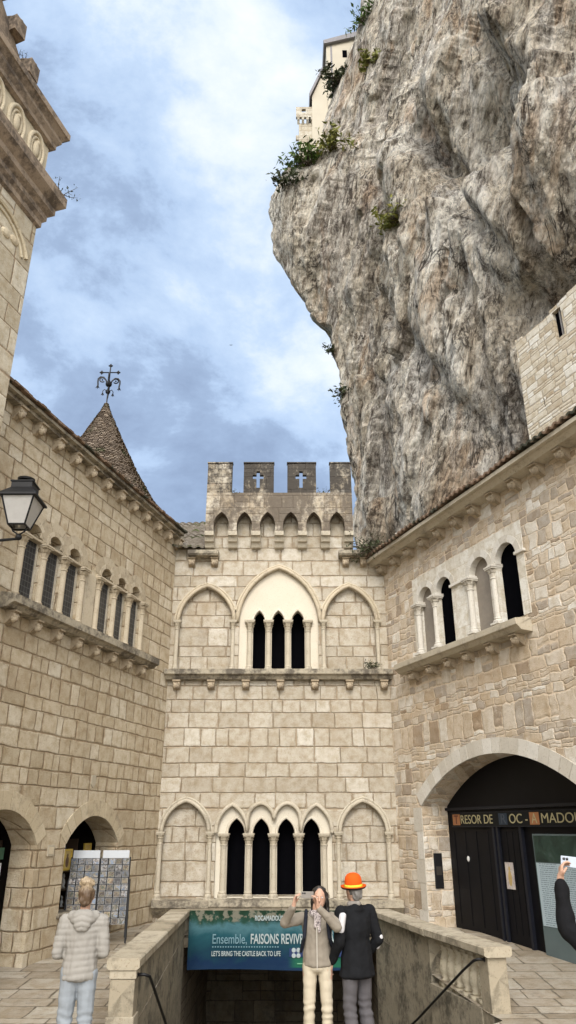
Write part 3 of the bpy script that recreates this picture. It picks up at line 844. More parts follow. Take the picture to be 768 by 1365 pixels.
for k in range(4):
    a = PI / 2 * k + .2; ca, sa = math.cos(a), math.sin(a)
    P_ = [(.04, .70), (.10, .86), (.19, .97), (.29, .97), (.355, .89), (.36, .78), (.345, .66), (.35, .58)]
    mb.tube([(ca * r, sa * r, zf + z) for r, z in P_], .026, 6)
    mb.tube([(ca * (.22 + .085 * math.cos(u)), sa * (.22 + .085 * math.cos(u)), zf + .86 + .085 * math.sin(u)) for u in [2.6 - i * .5 for i in range(11)]], .022, 5)
    for q in (-1, 0, 1):
        mb.tube([(ca * .35, sa * .35, zf + .60), (ca * (.35 + .06 * q), sa * (.35 + .06 * q), zf + .49 + .03 * abs(q))], [.03, .008], 5)
    P_ = [(.03, .44), (.12, .50), (.17, .42), (.165, .32)]
    mb.tube([(ca * r, sa * r, zf + z) for r, z in P_], .015, 5)
    for q in (-1, 0, 1):
        mb.tube([(ca * .165, sa * .165, zf + .34), (ca * (.165 + .05 * q), sa * (.165 + .05 * q), zf + .24 + .02 * abs(q))], [.026, .007], 5)
    mb.ball((ca * .22, sa * .22, zf + .86), .03, 6, 5)
mb.build('iron_cross', M['iron'], tu)

# ------------------------------------------------------------------ cliff
def lerp_tab(tab, z):
    if z <= tab[0][0]: return tab[0][1:]
    for a, b in zip(tab, tab[1:]):
        if z <= b[0]:
            f = (z - a[0]) / (b[0] - a[0]); return tuple(p + (q - p) * f for p, q in zip(a[1:], b[1:]))
    return tab[-1][1:]
NOSE = [(6, 3.2, 32), (12.9, 3.05, 32), (15.5, 2.97, 32), (17.5, 3.1, 32), (20.4, 2.75, 32), (23.5, 2.45, 32), (26.3, 1.85, 32), (28.2, 1.05, 32), (29.8, .1, 32),
        (31.6, -.65, 32), (33.5, -.98, 32), (34.6, -1.03, 32), (36.2, -.95, 32.6), (40.2, -.45, 36), (41.9, .55, 36.5), (43.1, 1.5, 36.8), (47, 2.4, 37), (49.5, 2.7, 38), (53.9, 3.8, 38),
        (56, 4.9, 38), (59, 5.5, 38), (61.3, 6.3, 38), (63.1, 6.4, 38), (75, 7.2, 38)]
FD = Vector((.46, -.888, 0)); FN = Vector((-.888, -.46, 0))
def ss(x): x = min(1, max(0, x)); return x * x * (3 - 2 * x)
BUMPS = [(10.6, 27.0, .55, 3.2, -1.3, .5), (7.6, 26.0, .4, 1.6, -1.0, .35), (12.2, 22.5, .45, 2.4, -1.1, .45), (8.2, 18.5, .5, 2.6, -.8, .4), (5.2, 24., .4, 2.0, -.7, .4), (14.0, 29.5, .6, 3., -1.2, .4), (9.4, 30.2, 1.0, 2.6, -2.1, .35), (16.4, 22.5, 1.5, 3.0, 1.5, .2), (14.2, 18.2, 1.7, 1.3, -1.7, 0), (12.6, 18.9, .7, 1.4, -1.0, .3), (5.3, 33., .7, 7., -.9, .05),
         (7.2, 32., 1.2, 6., .9, .1), (11.5, 25., 1.1, 5., 1.0, .45), (13.2, 26.5, 1.6, 2.2, -1.2, .2), (8.8, 22., 1.6, 5.5, .7, .25), (3.0, 38.5, 1.6, 3.5, -.6, .3), (2.2, 36., 1.4, 1.2, .7, 0),
         (11.6, 14.6, 2.4, 2.0, -1.0, 0), (15.5, 28., 1.2, 3., .9, .3), (6.0, 16., 1.2, 4., .6, .1), (4.0, 22., 1.0, 5., -.5, -.1)]
def cliff_point(q, z):
    nx, ny = lerp_tab(NOSE, z)
    N_ = Vector((nx, ny, z)); B = Vector((2.2 + 1.9 * ss((z - 31) / 12), 32., z))
    if q >= 0:
        w = ss(q / 6.5)
        lean = .055 * min(z - 13, 16) - .02 * max(0, z - 32)
        p = N_.lerp(B, w) + FD * q + FN * (lean * ss(q / 7))
        k = min(1, q / 1.6)
        nrm = (FN * k + Vector((-1, .1, 0)) * (1 - k)).normalized()
    else:
        p = N_ + Vector((.15, .0, 0)) * (min(1., -q) ** 2) + Vector((.42, .9, 0)) * (-q)
        nrm = Vector((-.92, .38, 0))
    c_ = p.x * .46 - p.y * .888 - .42 * z; n_ = p.x * .888 + p.y * .46
    pos = Vector((c_, n_, z * .30))
    big = noise.ridged_multi_fractal(pos * .21, .95, 2.1, 4, 1., 2.) - 1.1
    med = noise.fractal(pos * .8 + Vector((7, 3, 1)), .75, 2.1, 6)
    fine = noise.ridged_multi_fractal(pos * 1.7, .7, 2.2, 5, 1., 2.) - 1.1
    wq = pos * .55 + noise.noise_vector(pos * .9) * .35
    dd, pp = noise.voronoi(wq); slab = noise.cell(pp[0] * 37.3) - .5 + (wq - pp[0]).dot(Vector((.5, .1, .6))) * .5
    tap = (.35 if z < 35 else .18) + (.65 if z < 35 else .6) * ss((abs(q) - (0 if z < 35 else 1.5)) / 3)
    d = big * 1.05 * tap + med * .38 * tap + fine * .20 + slab * .55 * tap
    for (bt, bz, st, sz, am, sk) in BUMPS:
        zz = (z - bz) / sz; tt = (q - bt + sk * (z - bz)) / st
        e = tt * tt + zz * zz
        if e < 9: d += am * math.exp(-e)
    return p + nrm * d + Vector((0, 0, .25 * (med)))
qs = [-14 + .7 * i for i in range(20)] + [i * .125 for i in range(192)]
zs_ = [7 + .14 * i for i in range(int(38 / .14))] + [45 + .3 * i for i in range(90)]
vs = [cliff_point(q, z) for z in zs_ for q in qs]
nq = len(qs); nz_ = len(zs_); fs = []
for _ in range(1):
    old = vs[:]
    for j in range(1, nz_ - 1):
        for i in range(1, nq - 1):
            k = j * nq + i
            vs[k] = old[k] * .56 + (old[k - 1] + old[k + 1] + old[k - nq] + old[k + nq]) * .11
for j in range(len(zs_) - 1):
    for i in range(nq - 1): fs.append((j * nq + i, j * nq + i + 1, (j + 1) * nq + i + 1, (j + 1) * nq + i))
def cliffmat():
    T = NT('limestone_cliff', .92, .2)
    co = T.co()
    x, y, z = T.sep(co)
    c_ = T.m('SUBTRACT', T.m('SUBTRACT', T.m('MULTIPLY', x, .46), T.m('MULTIPLY', y, .888)), T.m('MULTIPLY', z, .36))
    n_ = T.m('ADD', T.m('MULTIPLY', x, .888), T.m('MULTIPLY', y, .46))
    sk = T.comb(c_, n_, T.m('MULTIPLY', z, .30))
    sf = T.comb(c_, n_, T.m('MULTIPLY', z, .14))
    a = T.noise(sk, .40, 8, .62, .6)
    b = T.noise(sk, 1.9, 9, .72, .4)
    st = T.noise(sf, 3.2, 9, .72, .3)
    f = T.noise(sk, 11, 6, .72)
    k = T.m('ADD', T.m('MULTIPLY', a, .38), T.m('ADD', T.m('MULTIPLY', b, .32), T.m('ADD', T.m('MULTIPLY', st, .14), T.m('MULTIPLY', f, .16))))
    c = T.ramp(k, [(.37, (.085, .066, .05)), (.415, (.29, .23, .17)), (.45, (.54, .465, .365)), (.50, (.70, .63, .52)), (.56, (.82, .78, .70))])
    grey = T.ramp(T.m('ADD', T.m('MULTIPLY', st, .6), T.m('MULTIPLY', f, .4)), [(.38, (.10, .09, .085)), (.455, (.33, .305, .285)), (.51, (.55, .52, .49)), (.575, (.78, .755, .72))])
    c = T.mix(T.m('MULTIPLY', T.step(T.noise(sf, .42, 5, .6, .8), .49, .60), .5), c, grey)
    c = T.mix(T.m('MULTIPLY', T.step(T.m('ADD', T.m('MULTIPLY', st, .5), T.m('MULTIPLY', b, .5)), .445, .39), .8), c, (.055, .042, .032))
    cr = T.voro(T.vm('ADD', sk, T.vm('SCALE', T.noise(co, 1.2, 5, .7, out=1), 1.3)), .45, 'DISTANCE_TO_EDGE')
    c = T.mix(T.m('MULTIPLY', T.step(cr, .035, .0), .5), c, (.04, .03, .024))
    c = T.mix(T.m('MULTIPLY', T.step(T.noise(co, .8, 5, .7), .60, .70), .4), c, (.13, .125, .04))
    c = T.mix(T.m('MULTIPLY', T.step(T.noise(sk, .55, 5, .65, .6), .53, .64), .55), c, T.mix(1., c, (.72, .52, .36), 'MULTIPLY'))
    fk = T.comb(T.m('SUBTRACT', c_, T.m('MULTIPLY', z, .12)), n_, T.m('MULTIPLY', z, .42))
    fl = T.noise(fk, 3.4, 6, .8, .3)
    c = T.mix(1., c, T.ramp(fl, [(.36, (.28, .25, .225)), (.44, (.68, .65, .62)), (.50, (1., .98, .96)), (.60, (1.3, 1.28, 1.25))]), 'MULTIPLY')
    for sc_, w_, am in ((.45, .016, .92), (.9, .016, .85), (1.8, .018, .7), (3.6, .024, .45)):
        ln = T.m('ABSOLUTE', T.m('SUBTRACT', T.noise(T.vm('ADD', sk, (sc_ * 9., 3., 1.)), sc_, 6, .62, .8), .5))
        gate = T.step(T.noise(T.vm('ADD', sk, (1., sc_ * 5., 7.)), sc_ * 1.3, 3, .6), .47, .58)
        c = T.mix(T.m('MULTIPLY', T.m('MULTIPLY', T.step(ln, w_, 0.), gate), am), c, (.045, .034, .027))
    T.base(c)
    h = T.m('ADD', T.m('MULTIPLY', b, 1.), T.m('ADD', T.m('MULTIPLY', f, .45), T.m('ADD', T.m('MULTIPLY', fl, .8), T.m('MULTIPLY', st, .7))))
    T.bump(h, 1., .5)
    return T.mat
me = bpy.data.meshes.new('cliff'); me.from_pydata([tuple(v) for v in vs], [], fs); me.materials.append(cliffmat())
cl_o = link('cliff', me); tag(cl_o, kind='structure')

# ------------------------------------------------------------------ castle on the rock
M['castle'] = ashlar('castle_ashlar', .5, .9, [(0, (.38, .34, .27)), (.5, (.47, .43, .35)), (1, (.53, .50, .43))], (.26, .22, .17), .02, .08, seed=81.)
M['render'] = plain('pale_render', (.50, .45, .36), .9, .12, scale=.8)
slate = plain('grey_eave', (.23, .22, .23), .8)
ca = thing('castle', 'pale castle with a square lookout tower perched on the cliff edge', 'castle', (0, 44, 0))
mb = MB(); mb.box(.92, 2.6, 0, 2, 46, 56.6); tw = mb.build('tower', M['castle'], ca)
mb = MB(); plate(mb, [(.68, 57.0), (2.5, 57.0), (2.5, 58.2), (.68, 58.2)], [[(1.15, 57.55), (1.5, 57.55), (1.5, 57.95), (1.15, 57.95)]], -.3, -.05)
mb.build('tower_parapet', M['castle'], tw)
mb = MB(); mb.box(.68, 2.5, 1.9, 2.1, 57.0, 57.5); mb.build('rear_parapet', M['castle'], tw)
mb = MB()
for i in range(5): mb.prismx([(-.28, 56.99), (-.28, 56.8), (0, 56.45), (0, 56.99)], .78 + i * .38, .98 + i * .38)
mb.build('corbel_table', M['castle'], tw)
mb = MB(); mb.prism([(1.95, 50), (4.4, 50), (4.4, 63.), (3.1, 62.4), (2.05, 59.2)], -.5, 3); mb.build('wing', M['render'], ca)
mb = MB(); mb.prism([(1.85, 58.9), (3.0, 62.2), (3.0, 62.75), (1.8, 59.3)], -.75, 3); mb.build('wing_roof', slate, ca)
mb = MB(); mb.prism([(3.35, 55), (7, 55), (7, 66.4), (3.35, 65.2)], -.8, 3)
mn = mb.build('main_block', M['render'], ca)
mb = MB(); mb.prism([(3.15, 65.1), (7, 66.4), (7, 67.1), (3.1, 65.55)], -1.1, 3); mb.build('roof', slate, mn)
mb = MB(); mb.box(4.75, 5.15, -.83, -.802, 63.7, 64.6); mb.build('window', M['dark'], mn)
mb = MB(); mb.box(3.7, 3.85, -.83, -.803, 58, 65.2); mb.build('downpipe', slate, mn)

# ------------------------------------------------------------------ plants
from mathutils.bvhtree import BVHTree
rock = BVHTree.FromPolygons([tuple(v) for v in vs], fs)
def on_rock(u, v):
    """where the sight line through a point of the photograph (768 wide) meets the rock face"""
    x_, y_ = (u - 384) / 981., (682.5 - v) / 981.; th = R(23.3)
    h = rock.ray_cast(Vector((0, 0, 2)), Vector((x_, math.cos(th) - y_ * math.sin(th), math.sin(th) + y_ * math.cos(th))))
    while h[0] is None:
        u += 3; x_ = (u - 384) / 981.
        h = rock.ray_cast(Vector((0, 0, 2)), Vector((x_, math.cos(th) - y_ * math.sin(th), math.sin(th) + y_ * math.cos(th))))
    return tuple(h[0] - h[1].normalized() * -.05)
def plant(name, label, cat, loc, size, n, mat, group=None, droop=0., leaf=.12, up=1., spread=1., seed=0):
    rnd = random.Random(seed + int(abs(loc[0]) * 100))
    t = thing(name, label, cat, loc, 0, group)
    st = MB(); lf = MB()
    ns = max(4, n // 14)
    for i in range(ns):
        a = rnd.uniform(0, 2 * PI); l = size * rnd.uniform(.5, 1.1)
        d = Vector((math.cos(a) * spread, math.sin(a) * spread, up * rnd.uniform(.3, 1.3) - droop)).normalized()
        pts = []; p = Vector((rnd.uniform(-.2, .2) * size * spread, rnd.uniform(-.2, .2) * size * spread, 0))
        for k in range(5):
            pts.append(tuple(p)); p = p + d * (l / 4); d = (d + Vector((rnd.uniform(-.25, .25), rnd.uniform(-.25, .25), rnd.uniform(-.3, .15) - droop * .2))).normalized()
        st.tube(pts, [.016 * size + .004, .012 * size + .003, .01 * size + .003, .006 * size + .002, .003], 4)
        for k in range(n // ns):
            f = rnd.uniform(.25, 1.) * 3.99; j = int(f)
            c = Vector(pts[j]).lerp(Vector(pts[min(4, j + 1)]), f - j) + Vector((rnd.gauss(0, .1), rnd.gauss(0, .1), rnd.gauss(0, .1))) * size
            s_ = leaf * rnd.uniform(.5, 1.2)
            u = Vector((rnd.gauss(0, 1), rnd.gauss(0, 1), rnd.gauss(0, .7))).normalized(); v = u.orthogonal().normalized()
            v = (Matrix.Rotation(rnd.uniform(0, 6.28), 3, u) @ v)
            w = u.cross(v)
            lf.add([c - u * s_, c + v * s_ * .4 + w * s_ * .15, c + u * s_, c - v * s_ * .4 + w * s_ * .15], [(0, 1, 2), (0, 2, 3)])
    st.build('stem', M['twig'], t, normals=False); lf.build('foliage', mat, t, normals=False)
    return t
plant('shrub', 'bushy green shrub growing in a crack of the grey cliff face', 'shrub', on_rock(531, 290), 1.1, 500, M['leafy'], 'shrubs on the cliff', leaf=.15, droop=.3, seed=1)
plant('shrub', 'green bush at the foot of the castle tower on the cliff', 'shrub', on_rock(411, 222), 1.5, 500, M['leaf'], 'shrubs on the cliff', leaf=.2, seed=2)
plant('shrub', 'sparse dark bush sticking out at the very top of the cliff', 'shrub', on_rock(487, 30), 1.6, 200, M['leaf'], 'shrubs on the cliff', leaf=.2, seed=3)
plant('shrub', 'long green growth beneath the castle walls on the rock ledge', 'shrub', on_rock(452, 112), 1.7, 600, M['leafd'], 'shrubs on the cliff', leaf=.22, droop=.2, spread=1.2, seed=4)
plant('shrub', 'yellow flowering bush high on the cliff below its summit', 'shrub', on_rock(492, 85), 1.0, 260, M['leafy'], 'shrubs on the cliff', leaf=.2, seed=5)
plant('shrub', 'thin hanging bush on the cliff edge above the merlons', 'shrub', on_rock(446, 525), 1.1, 260, M['leafd'], 'shrubs on the cliff', leaf=.13, droop=.6, seed=6)
plant('shrub', 'small tuft on the cliff edge higher than the hanging bush', 'shrub', on_rock(432, 468), .6, 130, M['leafd'], 'shrubs on the cliff', leaf=.12, droop=.4, seed=7)
plant('shrub', 'low grass and bushes along the jutting cliff nose', 'shrub', on_rock(385, 248), 1.1, 300, M['leafd'], 'shrubs on the cliff', leaf=.16, spread=1.5, seed=8)
plant('shrub', 'pale yellow weeds on the sloping ledge under the castle', 'shrub', on_rock(445, 200), 1.3, 380, M['leafy'], 'shrubs on the cliff', leaf=.18, droop=.3, seed=9)
plant('weed', 'spindly weed in the gap between the two merlons farthest from the cliff', 'weed', (-1.47, 19.75, 11.06), .45, 40, M['leafd'], 'weeds on the stonework', leaf=.035, seed=10)
plant('weed', 'taller leafy weed in the gap beside the merlon nearest the cliff', 'weed', (1.03, 19.75, 11.06), .6, 60, M['leafd'], 'weeds on the stonework', leaf=.04, seed=11)
plant('creeper', 'dark matted creeper where the palace ledge meets the tiled eave', 'creeper', (2.35, 19.6, 9.25), .75, 620, M['leafd'], 'weeds on the stonework', leaf=.05, droop=.5, seed=12)
plant('weed', 'green tuft on the string course in the corner by the treasury wall', 'weed', (2.3, 19.85, 5.96), .35, 160, M['leafd'], 'weeds on the stonework', leaf=.04, seed=13)
m_ch = Matrix.Translation(chp) @ Matrix.Rotation(PI / 2 - AL, 4, 'Z')
plant('weed', 'wispy weed rooted on the lower church cornice', 'weed', m_ch @ Vector((.3, -.2, 14.32)), .55, 60, M['leafd'], 'weeds on the stonework', leaf=.035, seed=14)
plant('weed', 'bare twigs sprouting among the church gable crockets', 'weed', m_ch @ Vector((-1.2, .1, 16.6)), .45, 70, M['leafd'], 'weeds on the stonework', leaf=.022, seed=15)

# ------------------------------------------------------------------ lantern
ln = thing('wall_lantern', 'black iron lantern with frosted panes on a bracket below the church', 'lantern', (-4.26, 10.8, .90))
ln.scale = (.875, .875, .875)
glass = NT('frosted_lamp_glass', .35, .5); gn = glass.noise(glass.co(), 7, 4, .6)
glass.base(glass.mix(gn, (.42, .40, .38), (.62, .61, .58))); glass.b.inputs['Transmission Weight'].default_value = .35
zb, zt = 6.28, 6.80; wb, wt = .15, .29
mb = MB()
cb_ = [(-wb, -wb), (wb, -wb), (wb, wb), (-wb, wb)]; ct_ = [(-wt, -wt), (wt, -wt), (wt, wt), (-wt, wt)]
for i in range(4):
    mb.tube([(*cb_[i], zb), (*ct_[i], zt)], .018, 6)
    mb.tube([(*cb_[i], zb), (*cb_[(i + 1) % 4], zb)], .018, 6)
    mb.tube([(*ct_[i], zt), (*ct_[(i + 1) % 4], zt)], .022, 6)
fr = mb.build('frame', M['iron'], ln)
for i in range(4):
    j = (i + 1) % 4; k = .985
    p = MB(); p.add([(cb_[i][0] * k, cb_[i][1] * k, zb), (cb_[j][0] * k, cb_[j][1] * k, zb), (ct_[j][0] * k, ct_[j][1] * k, zt), (ct_[i][0] * k, ct_[i][1] * k, zt)], [(0, 1, 2, 3)])
    o = p.build('pane', glass.mat, fr); o.modifiers.new('thick', 'SOLIDIFY').thickness = .006
mb = MB()
def sq(prof):
    vs, fs = [], []
    for (w, z) in prof: vs += [(-w, -w, z), (w, -w, z), (w, w, z), (-w, w, z)]
    for j in range(len(prof) - 1):
        for i in range(4): fs.append((j * 4 + i, j * 4 + (i + 1) % 4, (j + 1) * 4 + (i + 1) % 4, (j + 1) * 4 + i))
    fs.append((3, 2, 1, 0)); e = (len(prof) - 1) * 4; fs.append((e, e + 1, e + 2, e + 3)); return vs, fs
mb.add(*sq([(.34, 6.79), (.34, 6.82), (.30, 6.87), (.20, 6.98), (.19, 7.0), (.19, 7.10), (.21, 7.11), (.21, 7.13), (.10, 7.15)]))
mb.lathe([(.05, 7.14), (.05, 7.19), (.15, 7.20), (.16, 7.235), (.10, 7.26), (.02, 7.27)], n=16)
mb.build('cap', M['iron'], ln)
mb = MB(); mb.ball((0, 0, 6.45), .05); mb.tube([(0, 0, 6.28), (0, 0, 6.44)], .025, 6); mb.build('bulb', plain('milky_bulb', (.6, .58, .5), .3), ln)
mb = MB()
mb.ball((0.02, 0, 6.08), .06); mb.tube([(0.02, 0, 6.05), (.02, 0, 6.12), (-.1, 0, 6.20), (-.14, 0, 6.28)], .014, 6); mb.tube([(.02, 0, 6.12), (.12, 0, 6.2), (.14, 0, 6.28)], .014, 6)
mb.tube([(.02, .0, 6.05), (-.3, .0, 6.02), (-.62, .02, 5.98), (-1.05, .1, 5.96)], .028, 8)
mb.tube([(-.35, 0, 6.02), (-.6, .03, 6.2), (-.95, .1, 6.3)], .016, 6)
mb.build('bracket', M['iron'], ln)

# ------------------------------------------------------------------ parapets round the stairwell
def run(p, q):
    d = Vector((q[0] - p[0], q[1] - p[1], 0)); return d.length, math.atan2(d.y, d.x)
RT = .41
def cap_profile(mb, x0, x1, zt=RT):
    mb.prismx([(-.18, zt - .14), (.18, zt - .14), (.22, zt - .11), (.22, zt - .02), (.20, zt), (-.20, zt), (-.22, zt - .02), (-.22, zt - .11)], x0, x1)
a, b = (-2.20, 11.45), (-2.33, 18.0)
L_, an = run(a, b)
pl_ = thing('stair_parapet', 'solid stone parapet with flat capstones beside the postcard rack', 'parapet', (a[0], a[1], 0), an, 'stairwell parapets')
mb = MB(); mb.box(.28, L_, -.12, .12, -4.4, RT - .142); mb.build('panel', M['parapet'], pl_)
mb = MB(); x = -.04
while x < L_ - .1:
    x2 = min(L_, x + random.uniform(1.3, 1.7)); cap_profile(mb, x + .004, x2 - .004); x = x2
mb.build('capstone', M['cap'], pl_)
mb = MB(); mb.box(0, .33, -.165, .165, -1.2, RT - .25); mb.box(-.02, .35, -.185, .185, -1.2, -.26); mb.box(-.015, .34, -.18, .18, RT - .247, RT - .142); mb.build('post', M['cap'], pl_, bevel=.012)
a, b = (3.05, 12.45), (2.57, 14.65)
L_, an = run(a, b)
pr_ = thing('stair_balustrade', 'stone balustrade with turned balusters and end post beside the stairwell', 'balustrade', (a[0], a[1], 0), an, 'stairwell parapets')
mb = MB(); cap_profile(mb, -.06, 1.3, RT + .01); cap_profile(mb, 1.306, L_ + .02, RT + .01); mb.build('rail', M['cap'], pr_)
mb = MB(); mb.box(.0, .31, -.15, .15, -1.2, RT - .132); mb.build('post', M['cap'], pr_, bevel=.012)
zb_ = -.40
mb = MB(); mb.box(.31, L_, -.17, .17, -4.4, zb_); mb.build('base_course', M['parapet'], pr_)
M['balu'] = cutstone('baluster_stone', (.46, .41, .31), (.30, .26, .185), (.08, .075, .04), .6, thresh=.55)
mb = MB(); hb = RT - .132 - zb_
mb.box(-.10, .10, -.10, .10, 0, .07); mb.box(-.095, .095, -.095, .095, hb - .07, hb)
mb.lathe([(.06, .07), (.085, .10), (.06, .125), (.095, .2), (.108, .27), (.085, .38), (.048, .50), (.07, .53), (.055, .555), (.085, hb - .07)], n=14)
bl = mb.mesh('baluster', M['balu'], True)
nb = 6
for k in range(nb): link('baluster', bl, pr_, (.50 + k * (L_ - .55) / nb, 0, zb_))
a, b = (2.56, 14.70), (1.98, 18.0)
L_, an = run(a, b)
ps_ = thing('stair_parapet', 'mossy solid parapet continuing the balustrade towards the palace front', 'parapet', (a[0], a[1], 0), an, 'stairwell parapets')
mb = MB(); mb.box(0, L_, -.12, .12, -4.4, RT - .142); mb.build('panel', M['parapet'], ps_)
mb = MB(); cap_profile(mb, .004, 1.4); cap_profile(mb, 1.408, L_ - .005); mb.build('capstone', M['cap'], ps_)
pf = thing('stair_parapet', 'mossy end parapet carrying the blue banner across the stairwell', 'parapet', (-2.15, 18.0, 0), 0, 'stairwell parapets')
mb = MB(); mb.box(-.1, 4.15, -.02, .2, -.3, .26); mb.build('panel', M['parapet'], pf)
mb = MB(); mb.box(-.1, 2.0, -.10, .28, .263, .40); mb.box(2.008, 4.15, -.10, .28, .263, .40); mb.build('capstone', M['parapet'], pf, bevel=.02)

# banner
bn = thing('banner', 'wide blue and green appeal banner hung over the dark stairwell', 'banner', (-2.11, 17.86, -.70))
bn.scale = (1.096, 1.096, 1.096)
def bannermat():
    T = NT('printed_banner', .7, .1)
    x, y, z = T.sep(T.co())
    n_ = T.noise(T.co(), 3.2, 5, .6, .6)
    f = T.m('MULTIPLY_ADD', T.m('SUBTRACT', n_, .5), .5, z)
    c = T.ramp(f, [(.0, (.010, .028, .065)), (.14, (.007, .023, .06)), (.3, (.010, .042, .062)), (.55, (.015, .068, .085)), (.72, (.055, .13, .15)), (.86, (.016, .05, .035)), (1., (.010, .028, .014))])
    g = T.m('MULTIPLY', T.step(x, 1.9, 2.1), T.m('MULTIPLY', T.step(z, .03, .05), T.m('SUBTRACT', 1., T.step(z, .20, .22))))
    c = T.mix(g, c, (.015, .10, .06))
    rock = T.m('MULTIPLY', T.step(T.m('ADD', z, T.m('MULTIPLY', n_, .4)), .98, 1.06), T.step(T.noise(T.co(), 6, 3, .6), .50, .58))
    c = T.mix(rock, c, (.15, .145, .11))
    T.base(c); return T.mat
mb = MB(); vs, fs = [], []
NX = 40
for j in range(9):
    for i in range(NX + 1):
        x = 3.5 * i / NX; z = 1.0 * j / 8
        vs.append((x, .015 * math.sin(x * 2.3 + j * .5) * (1 - j / 8), z + .012 * math.sin(x * 1.9) * (1 - j / 8)))
for j in range(8):
    for i in range(NX): fs.append((j * (NX + 1) + i, j * (NX + 1) + i + 1, (j + 1) * (NX + 1) + i + 1, (j + 1) * (NX + 1) + i))
mb.add(vs, fs); o = mb.build('cloth', bannermat(), bn); o.modifiers.new('thick', 'SOLIDIFY').thickness = .004
wht = plain('white_print', (.33, .38, .38), .7, .2); pale = plain('pale_blue_print', (.15, .26, .30), .7, .2)
yb = -.03
text('ROCAMADOUR', .12, wht, bn, (1.28, yb, .83), width=.56, bold=.003)
text('Ensemble,', .235, pale, bn, (.46, yb, .44), width=.66)
text('FAISONS REVIVRE LE CHÂTEAU', .235, wht, bn, (1.20, yb, .44), width=1.95, bold=.004)
text("LET'S BRING THE CASTLE BACK TO LIFE", .115, wht, bn, (.46, yb, .235), width=1.32, bold=.002)
mb = MB()
for k in range(26): mb.box(.47 + k * .05, .495 + k * .05, yb - .001, yb + .003, .375, .395)
mb.build('dotted_rule', pale, bn)
mb = MB()
for sx in (-1, 1):
    for sz in (-1, 1): mb.ball((2.08 + sx * .045, yb, .285 + sz * .045), (.04, .003, .04), 8, 6)
mb.build('emblem', wht, bn)
mb = MB(); mb.box(1.95, 3.0, yb + .004, yb + .008, .22, .36); mb.build('logo_strip', plain('navy_print', (.012, .03, .10), .6), bn)
mb = MB(); mb.box(2.1, 2.75, yb, yb + .003, .10, .115); mb.build('green_rule', plain('light_green_print', (.20, .45, .28), .6), bn)

# handrails
for lab, pts in (('black iron handrail curving down from the parapet by the woman in the puffer jacket', [(-2.04, 11.55, .20), (-1.92, 11.50, .21), (-1.86, 11.56, .18), (-1.85, 11.85, .02), (-1.88, 14.5, -1.25), (-1.92, 17.5, -2.65)]),
                 ('thin black handrail sloping down from the end post of the balustrade', [(2.90, 12.52, .24), (2.78, 12.48, .25), (2.73, 12.55, .22), (2.66, 12.95, .05), (2.25, 15.3, -1.06), (1.75, 17.5, -2.1)])):
    hr = thing('handrail', lab, 'handrail', pts[0], 0, 'iron handrails of the stairs')
    P0 = Vector(pts[0]); mb = MB(); mb.tube([tuple(Vector(p) - P0) for p in pts], .02, 8); mb.build('bar', M['iron'], hr, smooth=True)
    mb = MB(); mb.ball((0, 0, 0), .04)
    mb.build('fixing', M['iron'], hr)

# ------------------------------------------------------------------ postcard rack, shop goods
rk_loc = Vector((-3.86, 16.75, gz(16.75))); rk_rz = R(10)
rk = thing('postcard_rack', 'black wire display stand full of postcards with two white header cards', 'rack', rk_loc, rk_rz)
til = Matrix.Rotation(R(-9), 4, 'X')
wire = M['iron']
mb = MB()
for x in (-.6, 0, .6): mb.tube([til @ Vector((x, -.02, .15)), til @ Vector((x, -.02, 1.62))], .012, 6)
for k in range(10): mb.tube([til @ Vector((-.6, -.04, .42 + k * .122)), til @ Vector((.6, -.04, .42 + k * .122))], .006, 5)
rf = mb.build('wire_frame', wire, rk)
mb = MB(); mb.box(-.6, .6, .0, .012, .4, 1.6, til); mb.build('back_panel', plain('dark_panel', (.012, .012, .014), .6), rk)
for sx in (-1, 1):
    mb = MB(); mb.tube([til @ Vector((sx * .62, .0, .05)), til @ Vector((sx * .62, 0, 1.2))], .018, 6)
    mb.tube([(sx * .62, .62, .02), til @ Vector((sx * .62, .02, 1.2))], .018, 6); mb.tube([(sx * .62, .45, .3), til @ Vector((sx * .62, 0, .35))], .012, 6)
    mb.build('leg', wire, rk)
hdr = plain('white_card', (.42, .44, .46), .6, .05)
for sx in (-.3, .3):
    mb = MB(); mb.box(sx - .27, sx + .27, -.03, -.02, 1.60, 1.75, til); mb.build('header_card', hdr, rk)
def cardmat(k):
    T = NT('postcard_picture', .4)
    r_ = T.orand()
    co = T.vm('ADD', T.co(), T.comb(T.m('MULTIPLY', r_, 31.), T.m('MULTIPLY', r_, 7.), T.m('MULTIPLY', r_, 3.)))
    n_ = T.noise(co, 14, 3, .6, .8)
    pals = [[(.3, (.04, .06, .04)), (.5, (.20, .17, .12)), (.62, (.36, .33, .28)), (.75, (.18, .24, .34))],
            [(.3, (.02, .02, .03)), (.5, (.16, .14, .13)), (.65, (.55, .52, .48)), (.8, (.15, .2, .3))],
            [(.3, (.06, .10, .18)), (.5, (.2, .24, .30)), (.6, (.12, .11, .08)), (.75, (.38, .34, .28))],
            [(.3, (.05, .035, .025)), (.5, (.2, .14, .08)), (.65, (.38, .31, .2)), (.8, (.08, .1, .05))]]
    pals = [[(.36 + (p_ - .3) * .5, tuple(.5 * q for q in c_)) for p_, c_ in pl__] for pl__ in pals]
    br = T.ramp(T.white(T.m('MULTIPLY', r_, 91.7)), [(0, (.25, .25, .27)), (.5, (.8, .78, .75)), (1, (1.5, 1.45, 1.4))])
    T.base(T.mix(1., T.ramp(n_, pals[k]), br, 'MULTIPLY')); return T.mat
cards = []
